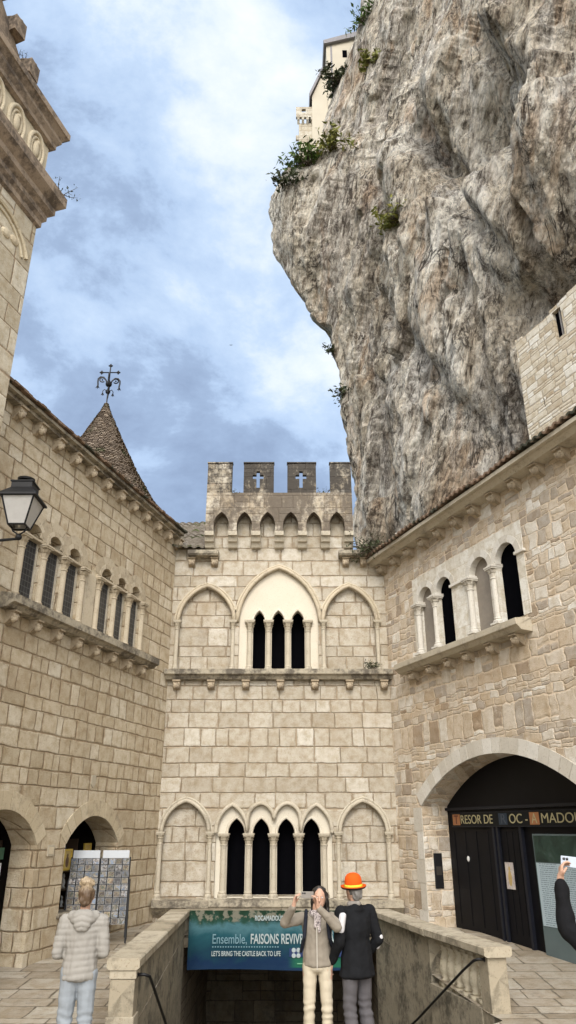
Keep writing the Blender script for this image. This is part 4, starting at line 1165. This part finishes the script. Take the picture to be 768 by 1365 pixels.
for k in range(4):
    mb = MB(); mb.box(-.064, .064, -.006, 0, 0, .110)
    me = mb.mesh('postcard', [plain('card_border', (.22, .22, .22), .5, .05), cardmat(k)])
    pm = MB(); pm.v = [(-.058, -.0075, .006), (.058, -.0075, .006), (.058, -.0075, .104), (-.058, -.0075, .104)]
    bm = bmesh.new(); bm.from_mesh(me)
    vv = [bm.verts.new(v) for v in pm.v]; f_ = bm.faces.new(vv); f_.material_index = 1; bm.to_mesh(me); bm.free()
    cards.append(me)
ordn = ['top', 'second', 'third', 'fourth', 'fifth', 'sixth', 'seventh', 'eighth', 'ninth', 'bottom']
base_m = Matrix.Translation(rk_loc) @ Matrix.Rotation(rk_rz, 4, 'Z') @ til
for r_ in range(10):
    for c_ in range(8):
        x = -.52 + c_ * .147 + (.012 if c_ > 3 else -.012)
        m_ = base_m @ Matrix.Translation((x + random.uniform(-.006, .006), -.055, 1.478 - r_ * .122)) @ Matrix.Rotation(R(-4) + random.uniform(-.05, .05), 4, 'X') @ Matrix.Rotation(random.uniform(-.03, .03), 4, 'Y')
        o = link('postcard', random.choice(cards)); o.matrix_world = m_
        tag(o, 'small picture postcard in the %s row of the display rack' % ordn[r_], 'postcard', 'postcards in the display rack')
mL = Matrix.Translation(CL) @ Matrix.Rotation(PI / 2 - AL, 4, 'Z')
def on_left(name, label, cat, x, y, z, group=None): return thing(name, label, cat, mL @ Vector((x, y, z)), PI / 2 - AL, group)
gilt = plain('gilt_frame', (.50, .36, .07), .35, .3, metal=.4)
for lab, x, y, z, w, h in (('gilt framed icon of a robed figure hanging in the shop opening beside the pier', -3.62, .35, 1.22, .30, .40),
                           ('second smaller gilt frame half hidden behind the larger icon', -4.02, .50, 1.20, .2, .26),
                           ('little gold frame above the postcard rack header cards', -2.45, .6, 1.55, .3, .16)):
    ic = on_left('icon_picture', lab, 'picture', x, y, z, 'gilt pictures in the shop')
    mb = MB()
    for (x0, x1, z0, z1) in ((0, w, 0, .04), (0, w, h - .04, h), (0, .04, .041, h - .041), (w - .04, w, .041, h - .041)): mb.box(x0, x1, -.03, 0, z0, z1)
    mb.build('frame', gilt, ic)
    mb = MB(); mb.box(.035, w - .035, -.012, -.002, .035, h - .035); mb.build('panel', picture('warm_icon_ground', [(.3, (.34, .24, .08)), (.7, (.46, .36, .14))], 12), ic)
    if h > .2:
        mb = MB(); mb.ball((w / 2, -.013, h * .4), (w * .2, .004, h * .26)); mb.ball((w / 2, -.013, h * .7), (w * .1, .004, h * .09)); mb.build('figure', plain('umber_print', (.10, .06, .04), .5), ic)
pq = on_left('wall_plaque', 'small square cream plaque on the pier between the shop arches', 'plaque', -4.66, -.03, 1.52)
mb = MB(); mb.box(-.11, .11, 0, .03, 0, .2); mb.build('tablet', M['trimf'], pq, bevel=.008)
mb = MB(); mb.box(-.075, .075, -.004, -.0005, .04, .16); mb.build('emblem', M['relief'], pq)
pq = on_left('wall_fixture', 'weathered cream shield fixed above the second shop arch', 'plaque', -3.35, -.03, 2.82)
mb = MB(); mb.prism([(-.09, .06), (0, -.02), (.09, .06), (.09, .24), (-.09, .24)], 0, .03); mb.build('shield', M['trimf'], pq, bevel=.008)
# shelves with souvenirs deeper inside
wood = plain('dark_shelf_wood', (.05, .032, .02), .6)
gm = [plain('cream_souvenir', (.45, .40, .33), .5), plain('white_souvenir', (.55, .57, .58), .4), plain('green_souvenir', (.05, .11, .07), .5), plain('rust_souvenir', (.25, .10, .05), .5), plain('blue_souvenir', (.06, .10, .2), .5)]
def figurine(k):
    mb = MB(); mb.lathe([(.045, 0), (.05, .02), (.03, .05), (.045, .11), (.03, .17), (.015, .19), (.028, .22), (.022, .26), (.004, .28)], n=10); return mb.mesh('figurine', gm[k], True)
figs = [figurine(k) for k in range(5)]
for lab, x0, x1, y in (('dark wooden shelves of souvenirs inside the arch behind the postcard rack', -4.1, -2.4, .75), ('dark wooden shelves of souvenirs inside the arch at the photo edge', -7.1, -4.95, .85)):
    sh_ = on_left('shelf_unit', lab, 'shelves', x0, y, -.1, 'souvenir shelves')
    for z in (.55, .9, 1.25, 1.6):
        mb = MB(); mb.box(0, x1 - x0, 0, .3, z, z + .025); mb.build('shelf', wood, sh_)
        n_ = 9 if x0 > -5 else 12
        rown = {.55: 'lowest', .9: 'second lowest', 1.25: 'second highest', 1.6: 'highest'}[z]
        for k in range(n_):
            if random.random() < .25: continue
            o = link('figurine', random.choice(figs)); o.matrix_world = mL @ Matrix.Translation((x0 + .12 + k * (x1 - x0 - .2) / n_ + random.uniform(-.03, .03), y + .1 + random.uniform(-.04, .06), z - .1 + .026)) @ Matrix.Scale(random.uniform(.7, 1.1), 4)
            tag(o, 'small souvenir figurine on the %s shelf %s' % (rown, 'behind the postcard rack' if x0 > -5 else 'in the arch at the photo edge'), 'figurine', 'souvenirs on the shelves')
    for sx in (0, x1 - x0 - .03):
        mb = MB(); mb.box(sx - .03, sx, 0, .3, 0, 1.9); mb.build('side_panel', wood, sh_)
for lab, x, y, z, w, h, k in (('narrow white leaflet hanging in the arch at the photo edge', -5.35, .6, 1.0, .07, .42, 1), ('greenish poster hanging in the arch at the photo edge', -5.42, .62, 1.48, .2, .2, 2)):
    o = on_left('leaflet', lab, 'leaflet', x, y, z); mb = MB(); mb.box(0, w, -.004, 0, 0, h); mb.build('sheet', gm[k], o)

# bird
bd = thing('bird', 'tiny dark bird gliding in the open sky', 'bird', (-5.61, 60, 45.7)); bd.scale = (.3, .3, .3)
mb = MB(); mb.ball((0, 0, 0), (.07, .2, .07), 8, 6); mb.ball((0, -.22, .03), (.05, .07, .05), 8, 6); mb.add([(-.04, .18, 0), (.04, .18, 0), (.08, .38, 0), (-.08, .38, 0)], [(0, 1, 2, 3)])
bm_ = plain('dark_feathers', (.02, .02, .022), .7); mb.build('body', bm_, bd)
for sx in (-1, 1):
    mb = MB(); mb.add([(sx * .04, -.12, .03), (sx * .04, .1, .03), (sx * .32, .06, .14), (sx * .3, -.13, .14), (sx * .62, .08, .06), (sx * .6, -.02, .06)], [(0, 1, 2, 3), (3, 2, 4, 5)])
    o = mb.build('wing', bm_, bd, normals=False); o.modifiers.new('thick', 'SOLIDIFY').thickness = .015

# ------------------------------------------------------------------ people
def sphere_pts(c, r, n=10, m=6):
    rx, ry, rz = r if isinstance(r, (tuple, list)) else (r, r, r)
    pts = []
    for j in range(m + 1):
        t = PI * j / m
        for i in range(n):
            a = 2 * PI * i / n
            pts.append((c[0] + rx * math.sin(t) * math.cos(a), c[1] + ry * math.sin(t) * math.sin(a), c[2] + rz * math.cos(t)))
    return pts

def grow(name, prims, voxel, mat, parent=None, smooth=6, disp=None):
    """hulls of spheres fused into one continuous surface"""
    bm = bmesh.new()
    for pr in prims:
        b2 = bmesh.new()
        for c, r in pr:
            for p in sphere_pts(c, r): b2.verts.new(p)
        bmesh.ops.remove_doubles(b2, verts=b2.verts, dist=1e-5)
        res = bmesh.ops.convex_hull(b2, input=b2.verts)
        dead = [g for g in res['geom_interior'] if isinstance(g, bmesh.types.BMVert)]
        bmesh.ops.delete(b2, geom=dead, context='VERTS')
        tmp = bpy.data.meshes.new('tmp'); b2.to_mesh(tmp); b2.free(); bm.from_mesh(tmp); bpy.data.meshes.remove(tmp)
    me = bpy.data.meshes.new(name); bm.to_mesh(me); bm.free()
    o = bpy.data.objects.new(name, me); COL.objects.link(o)
    md = o.modifiers.new('r', 'REMESH'); md.mode = 'VOXEL'; md.voxel_size = voxel
    sm = o.modifiers.new('s', 'SMOOTH'); sm.iterations = smooth; sm.factor = .5
    dg = bpy.context.evaluated_depsgraph_get()
    m2 = bpy.data.meshes.new_from_object(o.evaluated_get(dg)); o.modifiers.clear(); o.data = m2; bpy.data.meshes.remove(me)
    m2.name = name
    if disp:
        nr = [v.normal.copy() for v in m2.vertices]
        for v, n_ in zip(m2.vertices, nr): v.co += n_ * disp(v.co, n_)
    m2.materials.clear(); m2.materials.append(mat)
    m2.polygons.foreach_set('use_smooth', [True] * len(m2.polygons))
    if parent is not None: o.parent = parent
    return o

V = Vector
def hand(prims, w, d, n, curl=.55, side=1, thumb=.7):
    """palm, four unequal bent fingers and a thumb; d = pointing direction, n = way the palm faces"""
    w = V(w); d = V(d).normalized(); n = V(n); n = (n - d * n.dot(d)).normalized(); s = d.cross(n) * side
    k = .0125
    prims.append([(w, .026), (w + d * .03, .024)])
    prims.append([(w + d * .025 + s * .020, k), (w + d * .025 - s * .022, k), (w + d * .085 + s * .034, k * .9), (w + d * .085 - s * .034, k * .85)])
    for f, (o, l) in enumerate(((.032, .068), (.011, .078), (-.011, .073), (-.031, .056))):
        p = w + d * .088 + s * o; dd = d.copy(); c = curl * (.85 + .1 * f)
        for j, seg in enumerate((.45, .32, .23)):
            a = c * (.8, 1.1, .8)[j]
            dd = (dd * math.cos(a) + n * math.sin(a)).normalized() if j == 0 else (dd * math.cos(a) + (n - dd * n.dot(dd)).normalized() * math.sin(a)).normalized()
            q = p + dd * l * seg
            prims.append([(p, .0092 - j * .0008), (q, .0086 - j * .0008)]); p = q
    b = w + d * .03 + s * .026
    t1 = b + (d * .55 + s * .7 + n * .35 * thumb).normalized() * .036; t2 = t1 + (d * .8 + s * .15 + n * .6 * thumb).normalized() * .032
    prims.append([(b - s * .01, .014), (t1, .0115)]); prims.append([(t1, .0108), (t2, .0092)])

def fabric(name, c, var=.12, bump=.25, scale=7):
    T = NT(name, .85, .15)
    co = T.co(); n_ = T.noise(co, scale, 4, .6)
    T.base(T.mix(n_, tuple(k * (1 - var) for k in c), tuple(min(1, k * (1 + var)) for k in c)))
    T.bump(T.m('ADD', T.noise(T.vm('MULTIPLY', co, (1., 1., .6)), 14, 4, .6, .8), T.m('MULTIPLY', T.noise(co, 220, 2, .5), .08)), bump, .015)
    return T.mat
skin = plain('skin', (.46, .28, .20), .5, .12, scale=14)

def body_prims(J):
    P = []
    for s in (-1, 1):
        P.append([((s * .09, 0, .91), .085), ((s * .10, -.015, .49), .052)])
        P.append([((s * .10, -.015, .49), .052), ((s * .105, .03, .32), .052), ((s * .105, .025, .10), .036)])
        P.append([((s * .105, .045, .05), .04), ((s * .12, -.15, .03), .03)])
    P.append([((0, 0, .95), (.15, .105, .10)), ((0, 0, 1.10), (.118, .085, .06))])
    P.append([((0, 0, 1.10), (.118, .085, .06)), ((0, -.005, 1.30), (.15, .105, .10))])
    P.append([((-.13, 0, 1.39), .05), ((.13, 0, 1.39), .05), ((0, .0, 1.3), (.13, .095, .08))])
    P.append([((0, .005, 1.40), .058), ((0, -.008, 1.53), .05)])
    hd = V(J.get('head', (0, -.012, 1.615)))
    P.append([(hd, (.074, .094, .108)), (hd + V((0, -.035, -.07)), (.05, .052, .042))])
    P.append([(hd + V((0, -.090, .010)), .010), (hd + V((0, -.115, -.022)), .014)])
    P.append([(hd + V((-.03, -.082, .028)), .013), (hd + V((.03, -.082, .028)), .013)])
    P.append([(hd + V((-.02, -.086, -.055)), .008), (hd + V((.02, -.086, -.055)), .008)])
    P.append([(hd + V((-.018, -.084, -.068)), .008), (hd + V((.018, -.084, -.068)), .008)])
    for s in (-1, 1): P.append([(hd + V((s * .075, .008, -.005)), (.010, .02, .031))])
    for k in ('r', 'l'):
        sh, el, wr = J[k + 's'], J[k + 'e'], J[k + 'w']
        P.append([(sh, .05), (el, .038)]); P.append([(el, .038), (wr, .026)])
        hd_ = J.get(k + 'h')
        if hd_: hand(P, wr, *hd_)
    return P

def make_person(label, loc, yaw, H, J, group=None):
    o = grow('person', body_prims(J), .0065, skin, None, 3)
    o.location = loc; o.rotation_euler = (0, 0, yaw); s = H / 1.72; o.scale = (s, s, s)
    tag(o, label, 'person', group)
    hd = V(J.get('head', (0, -.012, 1.615)))
    for sx in (-1, 1):
        e = MB(); e.ball(hd + V((sx * .031, -.082, .008)), (.013, .010, .009), 10, 8); ey = e.build('eye', plain('eye_white', (.6, .58, .55), .3), o, True)
        e = MB(); e.ball(hd + V((sx * .031, -.0895, .008)), (.0055, .004, .0055), 8, 6); e.build('iris', plain('dark_iris', (.03, .02, .015), .2), ey, True)
    return o

def trousers(o, mat, hem=.09, w=1., flare=1.):
    P = []
    for s in (-1, 1):
        P.append([((s * .085, 0, .93), .098 * w), ((s * .10, -.015, .50), .072 * w)])
        P.append([((s * .10, -.015, .50), .072 * w), ((s * .105, .032, .32), .070 * w), ((s * .105, .025, hem + .03), .06 * w * flare)])
    P.append([((0, 0, .98), (.155, .11, .07)), ((0, 0, .90), (.16, .112, .06))])
    def d(c, n_): return .007 * noise.noise(V((c.x * 9, c.y * 9, c.z * 16))) + (.006 * math.sin(c.z * 90 + 4 * noise.noise(c * 6)) * math.exp(-((c.z - .48) / .1) ** 2)) + .006 * math.sin(c.z * 70) * math.exp(-((c.z - .14) / .08) ** 2)
    return grow('trousers', P, .011, mat, o, 5, d)

def jacket(o, J, mat, hem=.86, fat=1., sleeve=.055, name='jacket', disp=None, cuff=.92, collar=True, flare=1.):
    P = []
    P.append([((0, 0, hem + .03), (.178 * fat * flare, .138 * fat * flare, .035)), ((0, 0, 1.10), (.160 * fat, .122 * fat, .05))])
    P.append([((0, 0, 1.10), (.160 * fat, .122 * fat, .05)), ((0, 0, 1.31), (.178 * fat, .132 * fat, .08))])
    P.append([((-.145, 0, 1.395), .068), ((.145, 0, 1.395), .068), ((0, 0, 1.3), (.165 * fat, .125 * fat, .08))])
    P.append([((0, .02, 1.42), (.10, .08, .03)), ((0, .012, 1.47), (.072, .068, .03))])
    for k in ('r', 'l'):
        sh, el, wr = V(J[k + 's']), V(J[k + 'e']), V(J[k + 'w'])
        e = el.lerp(wr, cuff)
        P.append([(sh, .072 * fat), (el, sleeve * 1.06)]); P.append([(el, sleeve * 1.06), (e, sleeve * .78)])
    def d(c, n_): return .010 * noise.noise(V((c.x * 7 + 3, c.y * 7, c.z * 11))) + .004 * noise.noise(c * 26)
    return grow(name, P, .011, mat, o, 5, disp or d)

def shoes(o, mat):
    for s in (-1, 1):
        grow('shoe', [[((s * .105, .055, .055), .048), ((s * .12, -.15, .04), .042), ((s * .11, -.05, .07), .045)]], .01, mat, o, 4)

# -- woman in the puffer jacket, seen from behind
J1 = dict(rs=(-.185, 0, 1.38), re=(-.235, .02, 1.10), rw=(-.15, -.22, 1.05), ls=(.185, 0, 1.38), le=(.235, .02, 1.10), lw=(.15, -.22, 1.05),
          rh=((.35, -.9, .1), (.8, .3, -.2), .5, -1), lh=((-.35, -.9, .1), (-.8, .3, -.2), .5, 1), head=(0, -.03, 1.615))
p1 = make_person('woman in a quilted pale puffer jacket and light jeans, back turned, facing the postcards', (-2.29, 9.4, G), PI + .12, 1.83, J1)
puff = fabric('pale_quilted_nylon', (.27, .255, .23), .06, .12)
def quilt(c, n_):
    w = noise.noise(V((c.x * 6, c.y * 6, c.z * 5)))
    ph = (c.z + .012 * math.sin(c.x * 9) + .010 * w + .3) / .058
    return .0095 * abs(math.sin(PI * ph)) ** .55 * (.75 + .5 * noise.noise(c * 9)) + .006 * noise.noise(V((c.x * 30, c.y * 30, c.z * 12))) + .006 * w - .004
jk = jacket(p1, J1, puff, .84, 1.06, .060, 'puffer_jacket', quilt)
grow('hood', [[((-.11, .03, 1.43), (.06, .05, .05)), ((0, .10, 1.40), (.10, .07, .075)), ((.11, .03, 1.43), (.06, .05, .05))], [((0, .12, 1.36), (.085, .05, .07)), ((0, .09, 1.45), (.11, .06, .05))]], .011, puff, p1, 5,
     lambda c, n_: .010 * abs(math.sin(PI * (c.z + abs(c.x) * .35) / .05)) ** .6)
trousers(p1, fabric('light_denim', (.25, .275, .30), .25), .09, 1.08, 1.15)
shoes(p1, plain('white_trainer', (.5, .5, .48), .6))
T = NT('streaked_blonde_hair', .45, .4); hx = T.noise(T.vm('MULTIPLY', T.co(), (60., 60., 9.)), 1.4, 4, .6)
hz = T.step(T.m('ADD', T.sep(T.co())[2], T.m('MULTIPLY', hx, .06)), 1.68, 1.78)
T.base(T.mix(hz, T.mix(hx, (.045, .028, .016), (.13, .08, .045)), T.mix(hx, (.17, .115, .065), (.42, .335, .225)))); T.bump(hx, .6, .01)
def strand(c, n_): return .014 * noise.noise(V((c.x * 36, c.y * 36, c.z * 20)))
grow('hair', [[((0, .005, 1.64), (.088, .10, .095))], [((0, .06, 1.58), (.065, .05, .06)), ((0, .03, 1.66), (.08, .08, .06))], [((.012, .02, 1.755), (.066, .062, .048)), ((-.02, .01, 1.745), (.06, .055, .042))], [((.06, .02, 1.74), .026), ((0, .02, 1.72), .04)], [((-.06, .02, 1.735), .024), ((0, .02, 1.72), .04)]],
     .007, T.mat, p1, 2, strand)

# -- woman photographing with both arms raised
J2 = dict(rs=(-.18, -.01, 1.40), re=(-.365, -.17, 1.37), rw=(-.255, -.34, 1.555), ls=(.18, -.01, 1.40), le=(.235, -.26, 1.335), lw=(.025, -.37, 1.545),
          rh=((.22, -.05, .95), (.75, -.2, -.2), .55, 1), lh=((-.22, -.05, .95), (-.75, -.2, -.2), .55, -1), head=(.035, -.04, 1.615))
p2 = make_person('woman in beige jacket and cream trousers raising a phone with both hands on the steps', (.37, 10.72, -.58), -.06, 1.88, J2)
beige = fabric('beige_grey_jacket', (.235, .205, .165), .12, .35)
jacket(p2, J2, beige, .90, 1.0, .054)
mb = MB(); mb.box(-.006, .006, -.146, -.125, .9, 1.36)
mb.build('zip', plain('pale_zip', (.40, .37, .32), .5), p2)
sc_ = NT('patterned_scarf', .8); nn = sc_.noise(sc_.co(), 45, 3, .6, 1.5); sc_.base(sc_.ramp(nn, [(.4, (.10, .08, .09)), (.5, (.42, .36, .34)), (.65, (.55, .50, .47))]))
grow('scarf', [[((-.055, -.04, 1.455), .036), ((.055, -.05, 1.46), .036), ((.0, -.085, 1.43), .036)], [((0, -.105, 1.43), .032), ((-.015, -.138, 1.33), .022)], [((.02, -.10, 1.42), .03), ((.03, -.140, 1.28), .018)], [((-.07, .03, 1.46), .03), ((.07, .03, 1.46), .03), ((0, .07, 1.46), .03)]], .008, sc_.mat, p2, 3)
trousers(p2, fabric('cream_cotton', (.45, .395, .30), .08, .35), .09, .90, .92)
shoes(p2, plain('grey_trainer', (.2, .2, .2), .6))
hm = NT('black_hair', .35, .5); hx = hm.noise(hm.vm('MULTIPLY', hm.co(), (60., 60., 6.)), 1.4, 4, .6); hm.base(hm.mix(hx, (.006, .005, .005), (.03, .024, .02))); hm.bump(hx, .5, .01)
grow('hair', [[((.035, .0, 1.655), (.092, .10, .088))], [((.035, .05, 1.62), (.090, .06, .09)), ((.05, .06, 1.44), (.085, .045, .05))], [((-.045, -.0, 1.62), (.022, .05, .06)), ((-.05, .02, 1.48), (.022, .03, .05))], [((.118, -.01, 1.62), (.024, .055, .06)), ((.125, .01, 1.43), (.026, .035, .06))]], .008, hm.mat, p2, 3, strand)
bp = thing('backpack', 'dark backpack worn by the woman raising the phone', 'backpack', (.37, 10.72, -.58), -.06)
bp.scale = (1.093, 1.093, 1.093)
dk = fabric('dark_nylon', (.016, .018, .026), .2)
grow('bag', [[((-.10, .19, 1.30), .055), ((.10, .19, 1.30), .055), ((-.11, .20, .98), .07), ((.11, .20, .98), .07)]], .012, dk, bp, 4)
for s in (-1, 1):
    grow('strap', [[((s * .125, .10, 1.40), .022), ((s * .125, .0, 1.478), .022)], [((s * .125, .0, 1.478), .022), ((s * .125, -.10, 1.42), .024)], [((s * .125, -.10, 1.42), .024), ((s * .145, -.125, 1.22), .024)], [((s * .145, -.125, 1.22), .022), ((s * .19, .02, 1.06), .02)]], .01, dk, bp, 3)
def phone(label, loc, rot, col, w=.155, h=.078):
    ph = thing('phone', label, 'phone', loc, 0); ph.rotation_euler = rot
    mb = MB(); mb.box(-w / 2, w / 2, -.004, .004, -h / 2, h / 2); mb.build('case', col, ph, bevel=.0035)
    mb = MB(); mb.box(-w / 2 + .006, w / 2 - .006, .0043, .005, -h / 2 + .006, h / 2 - .006); mb.build('screen', plain('dark_screen', (.02, .025, .03), .15, spec=.6), ph)
    mb = MB(); mb.ball((-w / 2 + .022, -.005, h / 2 - .02), (.011, .003, .011), 10, 6); mb.ball((-w / 2 + .046, -.005, h / 2 - .02), (.011, .003, .011), 10, 6); mb.build('lens', plain('black_lens', (.01, .01, .012), .1, spec=.6), ph)
    return ph
phone('grey phone held up sideways by the woman in the beige jacket', (.37 - .128, 10.72 - .42, -.58 + 1.825), (0, 0, -.06), plain('grey_phone_case', (.20, .18, .16), .4))

# -- man with the orange hat, turned away
J3 = dict(rs=(-.195, 0, 1.40), re=(-.265, .05, 1.12), rw=(-.21, -.14, .93), ls=(.195, 0, 1.40), le=(.25, .03, 1.13), lw=(.25, -.12, .92),
          rh=((.1, -.6, -.8), (.9, .1, -.1), .6, 1), lh=((0, -.45, -.9), (-.9, .1, -.1), .45, -1), head=(0, -.03, 1.61))
p3 = make_person('man in a long black coat and bright orange bowler hat with his back turned', (.865, 10.72, -.58), PI + .55, 1.97, J3)
coat = fabric('black_coat_cloth', (.008, .0085, .010), .2, .3)
jacket(p3, J3, coat, .76, 1.05, .062, 'coat', None, .93, True, 1.14)
wp = fabric('white_sleeve_cloth', (.50, .49, .50), .06, .15)
grow('sleeve_panel', [[((.215, .055, 1.38), (.042, .045, .03)), ((.245, .055, 1.23), (.042, .042, .03))]], .009, wp, p3, 3)
grow('sleeve_patch', [[((-.268, .075, 1.14), .042), ((-.262, .02, 1.06), .045)]], .009, wp, p3, 3)
grow('collar', [[((-.06, -.02, 1.475), .034), ((.06, -.02, 1.475), .034), ((0, .055, 1.485), .034)]], .008, fabric('grey_scarf', (.22, .20, .18)), p3, 3)
trousers(p3, fabric('grey_trousers', (.085, .08, .085), .2), .09, 1.02, 1.05)
shoes(p3, plain('brown_shoe', (.06, .04, .03), .5))
grow('hair', [[((0, .005, 1.61), (.079, .088, .07))], [((0, .05, 1.56), (.06, .045, .045)), ((0, .02, 1.62), (.08, .08, .05))]], .008, plain('greying_hair', (.16, .15, .14), .6), p3, 3, strand)
hat = link('hat', None, p3, (0, -.022, 1.655)); hat.rotation_euler = (R(-4), R(5), 0)
bpy.data.objects.remove(hat)
mb = MB(); mb.lathe([(.098, .0), (.100, .03), (.098, .07), (.090, .105), (.068, .133), (.035, .147), (.004, .150)], n=28)
tfm = Matrix.Translation((0, -.02, 1.645)) @ Matrix.Rotation(R(-3), 4, 'X') @ Matrix.Rotation(R(5), 4, 'Y')
hat = mb.tf(tfm).build('hat', fabric('orange_felt', (.62, .085, .008), .16, .35, 12), p3, True)
mb = MB(); mb.lathe([(.101, .002), (.104, .004), (.1035, .030), (.1005, .032)], n=28); mb.tf(tfm).build('hat_band', fabric('neon_yellow_band', (.58, .62, .05), .06, .1), hat, True)
mb = MB(); mb.lathe([(.092, -.004), (.130, -.008), (.143, .008), (.147, .018), (.142, .018), (.128, .002), (.1, .0)], n=32); mb.tf(tfm).build('brim', fabric('orange_brim', (.60, .09, .01), .1, .1), hat, True)
mb = MB(); mb.lathe([(.09, -.0075), (.129, -.0115), (.144, .003), (.146, .008), (.141, .002), (.126, -.0085), (.09, -.0045)], n=32); mb.tf(tfm).build('brim_underside', fabric('dark_underside', (.03, .015, .012), .1, .1), hat, True)  # separate darker sheet on the underside of the brim

# -- person at the photo's edge holding up a phone
J4 = dict(rs=(-.185, 0, 1.39), re=(-.30, -.24, 1.42), rw=(-.10, -.34, 1.62), ls=(.185, 0, 1.39), le=(.345, -.15, 1.53), lw=(.325, -.22, 1.815),
          rh=((.15, -.1, .95), (.8, -.2, 0), .5, 1), lh=((-.22, -.12, .95), (-.85, .1, .0), .75, -1), head=(0, -.04, 1.615))
p4 = make_person('person in black sleeves lifting a pale phone at the edge of the photo', (2.44, 6.0, G), PI, 1.95, J4)
jacket(p4, J4, fabric('black_knit', (.006, .006, .007), .2, .3), .70, 1.0, .060, 'coat', None, .90, True, 1.1)
trousers(p4, fabric('black_trousers', (.012, .012, .014), .2))
shoes(p4, plain('black_shoe', (.02, .02, .02), .5))
grow('hair', [[((0, .0, 1.655), (.09, .10, .09))], [((0, .06, 1.60), (.08, .05, .08)), ((0, .06, 1.46), (.075, .04, .05))]], .009, hm.mat, p4, 3, strand)
phone('pale phone lifted by the black sleeved hand at the edge of the photo', (2.185, 6.29, 1.765), (0, R(6), 0), plain('pale_blue_case', (.40, .45, .52), .4), .155, .077)

# ------------------------------------------------------------------ camera, light, sky
cam = bpy.data.cameras.new('camera'); co_ = link('camera', cam, None, (0, 0, 2.0))
co_.rotation_euler = (PI / 2 + R(23.3), 0, 0)
cam.sensor_fit = 'VERTICAL'; cam.sensor_height = 36; cam.lens = 36 * 981 / 1365.; cam.clip_end = 3000; cam.clip_start = .05
scene.camera = co_
SUN_EL, SUN_AZ = R(38), R(-5)         # behind the photographer, a little to the right
sd = Vector((math.sin(SUN_AZ) * math.cos(SUN_EL), -math.cos(SUN_AZ) * math.cos(SUN_EL), math.sin(SUN_EL)))
sun = bpy.data.lights.new('sun', 'SUN'); sun.energy = 1.5; sun.angle = R(20); sun.color = (1, .935, .85)
so = link('sun', sun, None, (0, -10, 40)); so.rotation_euler = (-sd).to_track_quat('-Z', 'Y').to_euler()
world = bpy.data.worlds.new('World'); scene.world = world; world.use_nodes = True
wt_ = world.node_tree; wt_.nodes.clear()
W = NT('', tree=wt_)
bg = wt_.nodes.new('ShaderNodeBackground'); wo = wt_.nodes.new('ShaderNodeOutputWorld'); wt_.links.new(bg.outputs[0], wo.inputs[0])
bg.inputs['Strength'].default_value = .1
sky = wt_.nodes.new('ShaderNodeTexSky'); sky.sky_type = 'NISHITA'; sky.sun_disc = False
sky.sun_elevation = SUN_EL; sky.sun_rotation = math.atan2(sd.x, sd.y)
d = W.co('Generated'); SKYOFF = (2.1, .4, 5.2)
x, y, z = W.sep(d)
p = W.vm('MULTIPLY', d, (1.15, 1.15, 1.9))
p = W.vm('ADD', p, SKYOFF)
n1 = W.noise(p, 2.8, 14, .62, .2)
n2 = W.noise(p, 1.1, 3, .5, .2)
dens = W.m('ADD', W.m('MULTIPLY', n1, .62), W.m('MULTIPLY', n2, .38))
cc = W.ramp(dens, [(.35, (.93, .97, 1.)), (.42, (.76, .85, .96)), (.47, (.56, .70, .90)), (.52, (.46, .60, .82)), (.55, (.35, .46, .65)), (.60, (.29, .38, .55)), (.66, (.25, .33, .47))])
dot = W.m('MAXIMUM', W.vm('DOT_PRODUCT', d, tuple(sd)), 0.)
cc = W.mix(W.step(dot, .25, .8), cc, (.90, .895, .88))
cc = W.vm('SCALE', cc, 9.7)
mixn = W.mix(.86, sky.outputs[0], cc)
dot = W.m('MAXIMUM', W.vm('DOT_PRODUCT', d, tuple(sd)), 0.)
gl = W.m('MULTIPLY_ADD', W.m('POWER', dot, 2.6), 3.6, 1.)
W.set(bg.inputs['Color'], W.vm('SCALE', mixn, gl))
vs_ = scene.view_settings
vs_.view_transform = 'Standard'; vs_.look = 'None'; vs_.exposure = .36; vs_.gamma = 1.; vs_.use_curve_mapping = False
